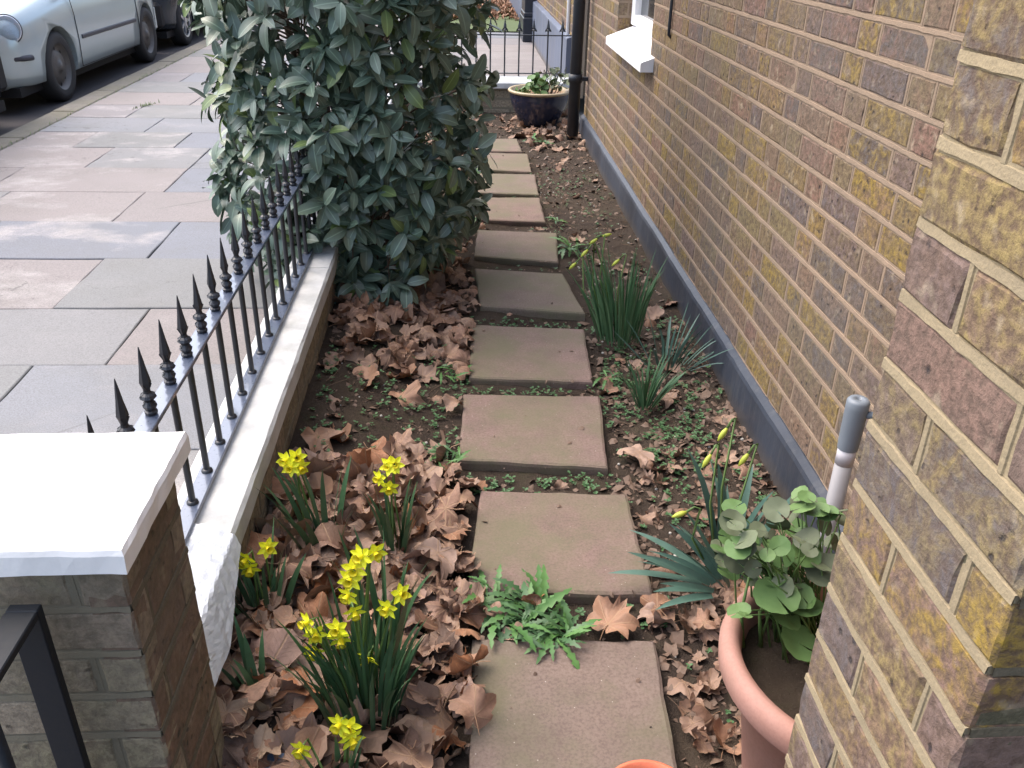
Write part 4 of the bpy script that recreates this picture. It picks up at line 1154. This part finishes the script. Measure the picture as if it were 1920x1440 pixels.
# crumbs, twigs, chips
cr = MB(); tw = MB(); ch = MB()
for i in range(15000):
    y = pl.uniform(.85, 7.4) if i % 3 else pl.uniform(.85, 3.0); x = pl.uniform(-.47, .875)
    if on_slab(x, y, -.004) and pl.random() > .010: continue
    if not on_slab(x, y) and pl.random() > (.35+.65*(x > .40)+.3*(zone_density(x, y) > .8)): continue
    if x > .42 and y > 2.9 and pl.random() < .5: continue
    s_ = (.0025+.012*pl.random()**2)*(1+.6*(x > .42)+.6*(pl.random() < .08)); z = (.031 if on_slab(x, y) else hs(x, y)+.002); n = pl.randint(4, 6)
    e = Euler((pl.gauss(0, .45), pl.gauss(0, .45), pl.uniform(0, 6))).to_matrix()
    pts = [Vector((math.cos(k*6.283/n)*s_*pl.uniform(.5, 1.2), math.sin(k*6.283/n)*s_*pl.uniform(.4, .9), pl.uniform(-.2, .3)*s_)) for k in range(n)]
    pts.append(Vector((0, 0, .25*s_)))
    cr.add([tuple(Vector((x, y, z))+e @ p) for p in pts], [(k, (k+1) % n, n) for k in range(n)], None, pl.random())
for i in range(420):
    y = pl.uniform(.85, 7.2); x = pl.choice((pl.uniform(-.47, .0), pl.uniform(.45, .87)))
    if on_slab(x, y): continue
    a = pl.uniform(0, 6.28); l_ = pl.uniform(.02, .09); z = hs(x, y)+.006
    p = Vector((x, y, z)); d = Vector((math.cos(a), math.sin(a), pl.gauss(0, .15))); 
    tw.tube([p, p+d*l_*.5+Vector((0, 0, pl.uniform(-.003, .008))), p+d*l_+Vector((pl.gauss(0, .006), pl.gauss(0, .006), .003))], [.0013, .0011, .0007], 4)
for i in range(260):
    y = pl.uniform(.9, 6.5); x = pl.choice((pl.uniform(-.47, -.05), pl.uniform(.45, .87)))
    if on_slab(x, y): continue
    s_ = pl.uniform(.002, .006); ch.lathe([(0, 0), (s_, .1*s_), (s_*.8, s_*.8), (0, s_)], 5, (x, y, hs(x, y)))
link('leaf_crumbs', cr.build('leaf_crumbs', M['crumb']), kind='stuff', label='crumbled dead leaf bits scattered over soil and slab joints', category='leaf litter')
link('twigs', tw.build('twigs', M['twig']), kind='stuff', label='thin brown twigs and stalks strewn over the beds', category='twigs')
link('stone_chips', ch.build('stone_chips', M['stone_chip']), kind='stuff', label='tiny pale stone chips in the garden soil', category='gravel')

# ------------------------------------------------------------------ small weeds
def small_leaf(mb, p, d, up_, L_, W_, r_, n=5):
    side = d.cross(up_).normalized(); v = []; m_ = []
    for t, w_ in ((0, .08), (.35, .8), (.65, 1), (.9, .6), (1, .05)):
        c = p+d*L_*t+up_*(-.25*L_*t*t); v += [tuple(c-side*W_/2*w_+up_*W_*.12), tuple(c), tuple(c+side*W_/2*w_+up_*W_*.12)]
    f = []
    for i in range(4): a = i*3; f += [(a, a+1, a+4, a+3), (a+1, a+2, a+5, a+4)]
    mb.add(v, f, None, r_)
def weed_density(x, y):
    d = 0
    if x > .45:
        d = .25
        d = max(d, .95*math.exp(-((x-.66)/.13)**2-((y-2.28)/.28)**2))
        d = max(d, .9*math.exp(-((x-.55)/.08)**2-((y-2.55)/.25)**2))
        d = max(d, .7*math.exp(-((x-.53)/.1)**2-((y-3.9)/.5)**2))
        d = max(d, .5*math.exp(-((x-.62)/.15)**2-((y-5.2)/.6)**2))
        if y > 5.6: d = .05
    elif x < .02:
        if 2.05 < y < 2.8: d = .22
        d = max(d, .9*math.exp(-((x+.05)/.06)**2-((y-2.15)/.12)**2), .8*math.exp(-((x+.02)/.05)**2-((y-2.65)/.2)**2), .5*math.exp(-((x+.25)/.1)**2-((y-2.45)/.1)**2))
    else: d = .55 if 1.9 < y < 3.3 else .25
    return d
gc = MB()
for i in range(9000):
    y = pl.uniform(1.0, 5.8) if i % 2 else pl.uniform(1.8, 3.2); x = pl.uniform(-.46, .86)
    if on_slab(x, y, .002): continue
    nn = noise.noise(Vector((x*9, y*9, 3)))*.9+noise.noise(Vector((x*24, y*24, 6)))*.5
    if pl.random() > weed_density(x, y)*(.5+nn)*1.5: continue
    z = hs(x, y)+.004; k = pl.randint(3, 6); a0 = pl.uniform(0, 6)
    for j in range(k):
        a = a0+j*6.283/k; d = Vector((math.cos(a), math.sin(a), pl.uniform(.1, .9))).normalized(); up_ = Vector((-d.x*.5, -d.y*.5, 1)).normalized(); up_ = (up_-d*up_.dot(d)).normalized()
        L_ = pl.uniform(.006, .013); small_leaf(gc, Vector((x, y, z+pl.uniform(0, .012))), d, up_, L_, L_*.7, pl.random())
link('ground_weeds', gc.build('ground_weeds', M['weed_dark']), kind='stuff', label='low green seedlings and chickweed spreading over the soil', category='weeds')

def toothed_leaf(L_, W_, seed, mat, name='leaf'):
    rr = random.Random(seed); n = 12; v = []; f = []; uv = []
    th = rr.uniform(.9, 1.25); y = z = 0
    for i in range(n+1):
        t = i/n; env = (t**.7)*(1-t**4)*1.0+.05; tooth = 1 if i % 2 else .42
        w_ = W_/2*env*tooth if 0 < i < n else .0008
        bk = L_*.05*(1 if i % 2 else 0)
        v += [(-w_, y-bk, z+w_*.25), (0, y, z), (w_, y-bk, z+w_*.25)]; uv += [(-.4, t), (0, t), (.4, t)]
        y += L_/n*math.sin(th); z += L_/n*math.cos(th); th += rr.uniform(.04, .14)
        if i < n: a = i*3; f += [(a, a+1, a+4, a+3), (a+1, a+2, a+5, a+4)]
    return mesh(name, v, f, M[mat], True, uv)
tl = [toothed_leaf(.13, .036, i, 'weed') for i in range(4)]+[toothed_leaf(.10, .032, i+9, 'weed_dark') for i in range(4)]
def rosette(loc, n, size, label, cat, name='dandelion_plant', spread=1.0, group=None, flat=.5):
    t = thing(name, label, cat, loc, group)
    for i in range(n):
        a = i*2.399+pl.uniform(-.2, .2); rr_ = pl.uniform(0, .02)*spread
        link('leaf', tl[pl.randrange(8)], t, (math.cos(a)*rr_, math.sin(a)*rr_, .0), (pl.uniform(-.55, .25)*flat*2*(-1), pl.gauss(0, .25), a), size*pl.uniform(.6, 1.15))
    return t
g1 = rosette((.13, 1.475, .022), 62, 1.0, 'large dandelion rosette growing between the two nearest slabs', 'weed', spread=3.6)
g2 = rosette((.215, 1.41, .030), 26, .85, 'smaller toothed dandelion beside the large one at the slab edge', 'weed', spread=1.6)
rosette((.055, 1.545, .03), 14, .75, 'toothed weed at the left front corner of the second slab', 'weed', spread=2)
rosette((.50, 2.62, .03), 12, .55, 'pale feathery weed right of the fourth slab', 'weed', name='weed_plant')
rosette((.06, 4.36, .03), 12, .85, 'bright green weed in the gap by the bush edge', 'weed', name='weed_plant')
rosette((.50, 4.42, .02), 12, .7, 'leafy green weed at the right end of the gap beyond the sixth slab', 'weed', name='weed_plant')
rosette((.52, 3.98, .02), 18, .95, 'bushy green weed left of the far daffodil tuft', 'weed', name='weed_plant', spread=2)
rosette((.50, 6.30, .02), 14, .9, 'left one of two green weeds in front of the glazed pot', 'weed', name='weed_plant', group='weeds by the glazed pot')
rosette((.60, 6.22, .02), 14, .9, 'right one of two green weeds in front of the glazed pot', 'weed', name='weed_plant', group='weeds by the glazed pot')
rosette((.10, 5.40, .02), 9, .6, 'light green weed beside the bush at a far slab gap', 'weed', name='weed_plant')
rosette((-.05, 2.13, .03), 22, .55, 'feathery grey green weed at the left corner of the third slab', 'weed', name='weed_plant', spread=2.5)
rosette((-.03, 2.68, .03), 14, .5, 'low weed patch touching the left side of the fourth slab', 'weed', name='weed_plant', spread=2.5)
rosette((-.02, 1.02, .03), 8, .4, 'tiny bright weed at the bottom left of the nearest slab', 'weed', name='weed_plant')

# ------------------------------------------------------------------ daffodils
def petals_mesh():
    q = MB()
    for k in range(6):
        a = k*math.pi/3; c_, s_ = math.cos(a), math.sin(a); zf = .0015 if k % 2 else -.0005
        P = [(.003, -.002), (.012, -.0068), (.019, -.004), (.0245, 0), (.019, .004), (.012, .0068), (.003, .002)]
        v = [(c_*x-s_*y, s_*x+c_*y, zf-.004+.35*x*(x/.024)*.4+abs(y)*.15) for x, y in P]+[(c_*.013, s_*.013, zf-.0045)]
        q.add(v, [(i, i+1, 7) for i in range(6)]+[(6, 0, 7)])
    return q.build('flower', M['petal'])
def trumpet_mesh():
    q = MB(); n = 12; v = []; f = []
    prof = [(.0035, -.004), (.0052, .004), (.0062, .010), (.0085, .014), (.0055, .011), (.0035, .002)]
    for i, (r_, z) in enumerate(prof):
        for k in range(n):
            t = 2*math.pi*k/n; rr_ = r_*(1+(.12 if k % 2 else -.05)*(i == 3)); v.append((rr_*math.cos(t), rr_*math.sin(t), z))
    for i in range(len(prof)-1):
        for k in range(n): f.append((i*n+k, i*n+(k+1) % n, (i+1)*n+(k+1) % n, (i+1)*n+k))
    q.add(v, f); return q.build('trumpet', M['trumpet'], True)
PM, TM = petals_mesh(), trumpet_mesh()
def daff(name, label, base, nbl, hgt, wd, spread, mat, flowers=(), lean=(0, 0), buds=(), group=None, rad=.03, cat='daffodils', seed=0, droop=.6, fsize=1.0, splay=.35):
    rr = random.Random(seed+100); t = thing(name, label, cat, base, group)
    for i in range(nbl):
        a = rr.uniform(0, 6.28); d = rr.uniform(0, 1)**.6
        p = (math.cos(a)*rad*d*spread, math.sin(a)*rad*d*spread, -.008)
        lean_a = math.atan2(lean[1]+math.sin(a)*splay*d, lean[0]+math.cos(a)*splay*d); th = math.hypot(lean[0]+math.cos(a)*splay*d, lean[1]+math.sin(a)*splay*d)
        v, f, uv = blade(p, lean_a, th+rr.uniform(-.05, .08), hgt*rr.uniform(.65, 1.1), wd*rr.uniform(.75, 1.15), 7, droop*rr.uniform(.2, 1.2))
        link('leaf_blade', mesh('leaf_blade', v, f, M[mat], True, uv), t)
    for (x, y, z, dx, dy, dz) in flowers:
        fp = Vector((x, y, z))-Vector(base); d = Vector((dx, dy, dz)).normalized()
        st = Vector((fp.x*.25+rr.gauss(0, .01), fp.y*.25+rr.gauss(0, .01), 0))
        top = fp-d*.010+Vector((0, 0, .008)); bk = fp-d*.026+Vector((0, 0, .002))
        q = MB(); q.tube([st, st.lerp(bk, .5)+Vector((rr.gauss(0, .004), 0, .01)), bk, top-Vector((0, 0, .004)), fp-d*.004], [.0025, .0023, .002, .0018, .0025], 6)
        link('stem', q.build('stem', M['stem_green'], True), t)
        o = link('flower', PM, t, fp, d.to_track_quat('Z', 'Y').to_euler(), fsize*rr.uniform(.9, 1.1)); o.rotation_euler.rotate_axis('Z', rr.uniform(0, 1))
        link('trumpet', TM, o)
    for (x, y, z, dx, dy, dz) in buds:
        fp = Vector((x, y, z))-Vector(base); d = Vector((dx, dy, dz)).normalized()
        q = MB(); q.tube([Vector((fp.x*.3, fp.y*.3, 0)), Vector((fp.x*.8, fp.y*.8, fp.z*.6)), fp-d*.035+Vector((0, 0, -.004)), fp-d*.02+Vector((0, 0, .006)), fp], [.003, .0028, .0024, .0022, .003], 7)
        link('stem', q.build('stem', M['stem_green'], True), t)
        q = MB(); q.tube([fp-d*.002, fp+d*.010, fp+d*.022, fp+d*.034], [.003, .0065, .0058, .0015], 8); link('bud', q.build('bud', M['bud'], True), t)
    return t
daff('daffodil_clump', 'yellow daffodils beside the low wall at the back left of the bed', (-.345, 1.685, .06), 15, .25, .0165, 1.2, 'daff_leaf',
     [(-.408, 1.715, .300, -.3, -.8, .1), (-.385, 1.73, .298, .3, -.7, .3), (-.375, 1.715, .280, .5, -.8, -.1), (-.395, 1.70, .290, -.1, -1, .2)], (-.10, -.05), seed=1, rad=.045, splay=.30)
daff('daffodil_clump', 'yellow daffodils in the middle of the bed beyond the big clump', (-.162, 1.69, .045), 15, .22, .0145, .9, 'daff_leaf',
     [(-.195, 1.70, .258, -.6, -.8, .1), (-.157, 1.71, .288, .2, -.8, .4), (-.171, 1.69, .236, 0, -1, -.1), (-.172, 1.72, .278, -.3, -.7, .3)], (.02, -.03), seed=2, rad=.028, splay=.15)
daff('daffodil_clump', 'two-flowered daffodil tuft in front of the plastic wrapped coping', (-.425, 1.44, .075), 16, .20, .015, 1.0, 'daff_leaf',
     [(-.452, 1.45, .228, -.4, -1, -.1), (-.405, 1.46, .250, .5, -.8, .2), (-.443, 1.44, .212, .1, -1, -.3)], (-.05, .0), seed=3, rad=.035, splay=.3)
FD = [(-.183, 1.24, .402, -.5, -.8, .2), (-.157, 1.25, .400, .4, -.9, .1), (-.204, 1.23, .357, -.2, -1, .2), (-.209, 1.22, .328, -.4, -.9, -.1), (-.198, 1.215, .293, .3, -.9, -.2),
      (-.287, 1.215, .271, -.7, -.7, .2), (-.272, 1.21, .246, .2, -1, .1), (-.276, 1.20, .213, -.2, -1, -.2), (-.232, 1.21, .258, -.2, -.9, .3), (-.226, 1.205, .238, .1, -.9, -.3),
      (-.180, 1.20, .192, -.4, -.8, -.5), (-.140, 1.215, .300, -.4, -.9, .1), (-.112, 1.22, .330, .5, -.7, .4), (-.196, 1.235, .376, 0, -.9, .3)]
daff('daffodil_clump', 'largest daffodil clump with a dozen yellow flowers in the near bed', (-.195, 1.205, .055), 105, .25, .0092, 1.7, 'daff_leaf', FD, (-.02, -.03), seed=4, rad=.042, splay=.19)
daff('daffodil_clump', 'tall upright daffodil leaves behind the largest clump', (-.150, 1.315, .055), 12, .33, .0155, .8, 'daff_leaf', (), (.02, .0), seed=5, rad=.03, splay=.12)
daff('daffodil_clump', 'daffodil clump cut by the bottom picture edge', (-.215, 1.015, .05), 16, .15, .014, 1.2, 'daff_leaf',
     [(-.214, 1.05, .193, -.4, -.9, .2), (-.194, 1.05, .156, .4, -.9, -.1), (-.282, 1.045, .140, -.3, -1, .1), (-.200, 1.06, .175, .0, -.8, .3)], (0, -.1), seed=6, rad=.03)
daff('daffodil_clump', 'flowerless strap leaves leaning beside the gate pier', (-.395, 1.20, .06), 6, .22, .017, .6, 'daff_leaf', (), (-.12, .05), seed=7, rad=.02, splay=.2, cat='daffodil leaves')
daff('daffodil_clump', 'dense grassy daffodil tuft with yellow buds beside the fifth slab', (.585, 2.93, .04), 95, .33, .0088, 1.3, 'daff_leaf_mid', (), (-.05, -.02), seed=8, rad=.06, splay=.20,
     buds=[(.46, 3.0, .36, -.6, -.2, -.6), (.50, 3.05, .385, -.7, 0, -.5), (.42, 3.0, .31, -.6, 0, -.6), (.575, 2.98, .33, -.7, -.1, -.6), (.53, 3.1, .38, .8, 0, .2)])
daff('daffodil_clump', 'short daffodil leaf tuft in front of the dense grassy one', (.590, 2.42, .04), 40, .18, .0095, 1.0, 'daff_leaf', (), (.05, 0), seed=9, rad=.03, splay=.5, cat='daffodil leaves')
daff('daffodil_clump', 'thin sprawling daffodil leaves against the dark plinth', (.73, 2.72, .05), 30, .20, .009, 1.6, 'daff_leaf_blue', (), (.08, 0), seed=10, rad=.06, splay=.8, cat='daffodil leaves')
daff('daffodil_clump', 'blue green daffodil with drooping closed buds behind the terracotta pot', (.630, 1.60, .04), 11, .31, .026, 1.0, 'daff_leaf_blue', (), (0, 0), seed=11, rad=.03, splay=.22,
     buds=[(.549, 1.60, .375, -.5, -.2, -.85), (.633, 1.60, .375, -.55, -.1, -.85), (.583, 1.62, .43, -.5, -.1, -.85), (.505, 1.58, .235, -.9, -.1, -.3)])
daff('daffodil_clump', 'sprawling blue green strap leaves flopping towards the second slab', (.600, 1.56, .045), 15, .24, .024, 1.2, 'daff_leaf_blue', (), (-.75, -.05), seed=12, rad=.04, splay=.65, droop=.5, cat='daffodil leaves')

# ------------------------------------------------------------------ pots
def pot_profile(mb, prof, n=48, c=(0, 0, 0)): mb.lathe(prof, n, c)
tp = thing('plant_pot', 'large terracotta pot with thick rim half hidden by the brick pier', 'plant pot', (.645, 1.01, .0))
q = MB(); q.lathe([(.13, -.01), (.142, .03), (.182, .30), (.196, .302), (.213, .306), (.222, .32), (.224, .345), (.219, .360), (.207, .367), (.194, .362), (.187, .345), (.180, .28)], 64); link('pot', q.build('pot', M['terracotta'], True), tp)
sv = [(0, 0, .315)]; sf = []
for i in range(1, 9):
    for k in range(28): a = k*2*math.pi/28; rr_ = .183*i/8; sv.append((rr_*math.cos(a), rr_*math.sin(a), .312+.012*noise.noise(Vector((rr_*20*math.cos(a), rr_*20*math.sin(a), 0)))))
for k in range(28): sf.append((0, 1+k, 1+(k+1) % 28))
for i in range(7):
    for k in range(28): a = 1+i*28+k; b = 1+i*28+(k+1) % 28; sf.append((a, a+28, b+28, b))
link('soil', mesh('soil', sv, sf, M['soil'], True), tp)
def round_leaf(seed, mat):
    rr = random.Random(seed); n = 44; v = [(0, 0, 0)]; f = []
    for g in (.5, 1.0):
        for k in range(n):
            a = (k+.5)/n*(2*math.pi-.03)+.015-math.pi/2; sc = 1+(.055*abs(math.sin(k*math.pi/4.4))-.03)*(g == 1)
            r_ = g*sc; z = .14*g*g*(1 if seed % 2 else .5)+.05*g*math.sin(a*3+seed)
            v.append((r_*math.cos(a), r_*math.sin(a), z))
    for k in range(n-1): f += [(0, 1+k, 2+k), (1+k, 1+n+k, 2+n+k, 2+k)]
    return mesh('leaf', v, f, M[mat], True, [(x*.5, y) for x, y, z in v])
rl = [round_leaf(i, 'geranium') for i in range(4)]; rld = [round_leaf(i+4, 'geranium_dull') for i in range(3)]
ger = thing('geranium', 'geranium with round scalloped leaves growing in the terracotta pot', 'plant', (.645, 1.01, .31))
gl = [((.505, 1.055, .455), .037, 0, (.15, -.15, .3)), ((.548, 1.03, .375), .034, 0, (.35, -.1, 1)), ((.525, 1.05, .415), .028, 0, (.3, -.3, 2)), ((.562, 1.06, .425), .030, 0, (.2, .2, 3)),
      ((.590, 1.08, .485), .034, 1, (-.1, .3, 4)), ((.56, 1.10, .50), .026, 0, (.1, .3, 5)), ((.455, 1.07, .41), .020, 0, (.3, -.2, 5))]
rg = random.Random(3)
for i in range(70):
    y_ = rg.uniform(1.03, 1.20); u = rg.random()
    gl.append(((rg.uniform(.43, .58), y_, rg.uniform(.42, .57)), rg.uniform(.011, .023), 1 if rg.random() < .55 else 0, (rg.gauss(.25, .45), rg.gauss(0, .45), rg.uniform(0, 6))))
for i in range(18): gl.append(((rg.uniform(.56, .66), rg.uniform(1.12, 1.2), rg.uniform(.45, .585)), rg.uniform(.014, .024), i % 2, (rg.gauss(.3, .4), rg.gauss(0, .4), rg.uniform(0, 6))))
mbst = MB(); base = Vector((.645, 1.01, .31))
for (p, s_, dull, rot) in gl:
    pp = Vector(p)-base
    link('leaf', rg.choice(rld if dull else rl), ger, pp, rot, s_)
    root_ = Vector((rg.gauss(-.06, .03), rg.gauss(.08, .03), 0)); mid = root_.lerp(pp, .6)+Vector((0, 0, .03)); mbst.tube([root_, mid, pp], [.0022, .0016, .0012], 5)
for i in range(5): a = rg.uniform(-.2, .0); mbst.tube([(a, .08, 0), (a-.01, .09, .07), (a+rg.gauss(0, .03), .10, .14)], [.004, .003, .002], 6)
link('stems', mbst.build('stems', M['stem_green'], True), ger)
rosette((.575, .93, .318), 7, .25, 'tiny bright seedling on the soil inside the terracotta pot', 'weed', name='seedling')

bp = thing('plant_pot', 'dark blue glazed pot with buff rim standing by the drainpipe', 'plant pot', (.612, 6.93, .015))
q = MB(); q.lathe([(.12, 0), (.145, .01), (.175, .07), (.215, .16), (.226, .215), (.224, .235), (.228, .242)], 56); link('pot', q.build('pot', M['glaze'], True), bp)
q = MB(); q.lathe([(.222, .238), (.238, .245), (.241, .256), (.234, .264), (.215, .262), (.208, .22)], 56); link('rim', q.build('rim', M['glaze_rim'], True), bp)
q = MB(); q.lathe([(0, .232), (.21, .228)], 30); link('soil', q.build('soil', M['dead']), bp)
fg = thing('geranium', 'bright green bushy plant growing in the blue glazed pot', 'plant', (.612, 6.93, .245))
for i in range(120):
    a = rg.uniform(0, 6.28)
    if i < 55: p = (rg.gauss(.0, .05), rg.gauss(0, .06), rg.uniform(.0, .13)); s_ = rg.uniform(.018, .036); mm = rg.choice(rl)
    elif i < 75: p = (rg.uniform(-.18, -.05), rg.uniform(-.12, .05), rg.uniform(.0, .03)); s_ = rg.uniform(.013, .024); mm = rg.choice(rl)
    else: p = (rg.gauss(.14, .05), rg.gauss(.03, .06), rg.uniform(.02, .19)); s_ = rg.uniform(.014, .028); mm = rg.choice(rld)
    link('leaf', mm, fg, p, (rg.gauss(.5, .5), rg.gauss(0, .5), rg.uniform(0, 6)), s_)
q = MB()
for i in range(14): x = rg.gauss(.12, .05); q.tube([(x*.7, 0, -.01), (x, .01, .09), (x+rg.gauss(0, .03), .02, .17)], [.004, .003, .0015], 5)
link('stems', q.build('stems', M['bark']), fg)

op = thing('plant_pot', 'small orange clay pot whose rim shows at the bottom edge on the nearest slab', 'plant pot', (.285, .868, .03))
q = MB(); q.lathe([(.05, 0), (.066, .15), (.074, .152), (.079, .165), (.077, .185), (.070, .188), (.066, .17)], 40); link('pot', q.build('pot', M['orange_plastic'], True), op)
q = MB(); q.lathe([(0, .165), (.067, .16)], 24); link('soil', q.build('soil', M['soil']), op)
gq = MB(); gq.bbox(-.36, -.275, 1.04, 1.10, .05, .085, .006); link('metal_offcut', gq.build('metal_offcut', M['galv']), label='blue grey block half buried in leaves by the gate pier', category='block')

# leaf heap far beyond the railing
fm = MB()
for i in range(420):
    x, y = rg.gauss(.35, .5), rg.uniform(15, 19); v, f, uv = LV[rg.randrange(18)]; r_ = rg.uniform(.06, .11); e = Euler((rg.gauss(0, .4), rg.gauss(0, .4), rg.uniform(0, 6))).to_matrix()
    if x > .95: continue
    fm.add([tuple(Vector((x, y, .01+rg.random()*.05))+e @ (Vector(p)*r_)) for p in v], f, uv, rg.random())
link('leaf_litter', fm.build('leaf_litter', M['dead_orange'], True), kind='stuff', label='orange leaf drift on the lawn beyond the far railing', category='leaf litter')
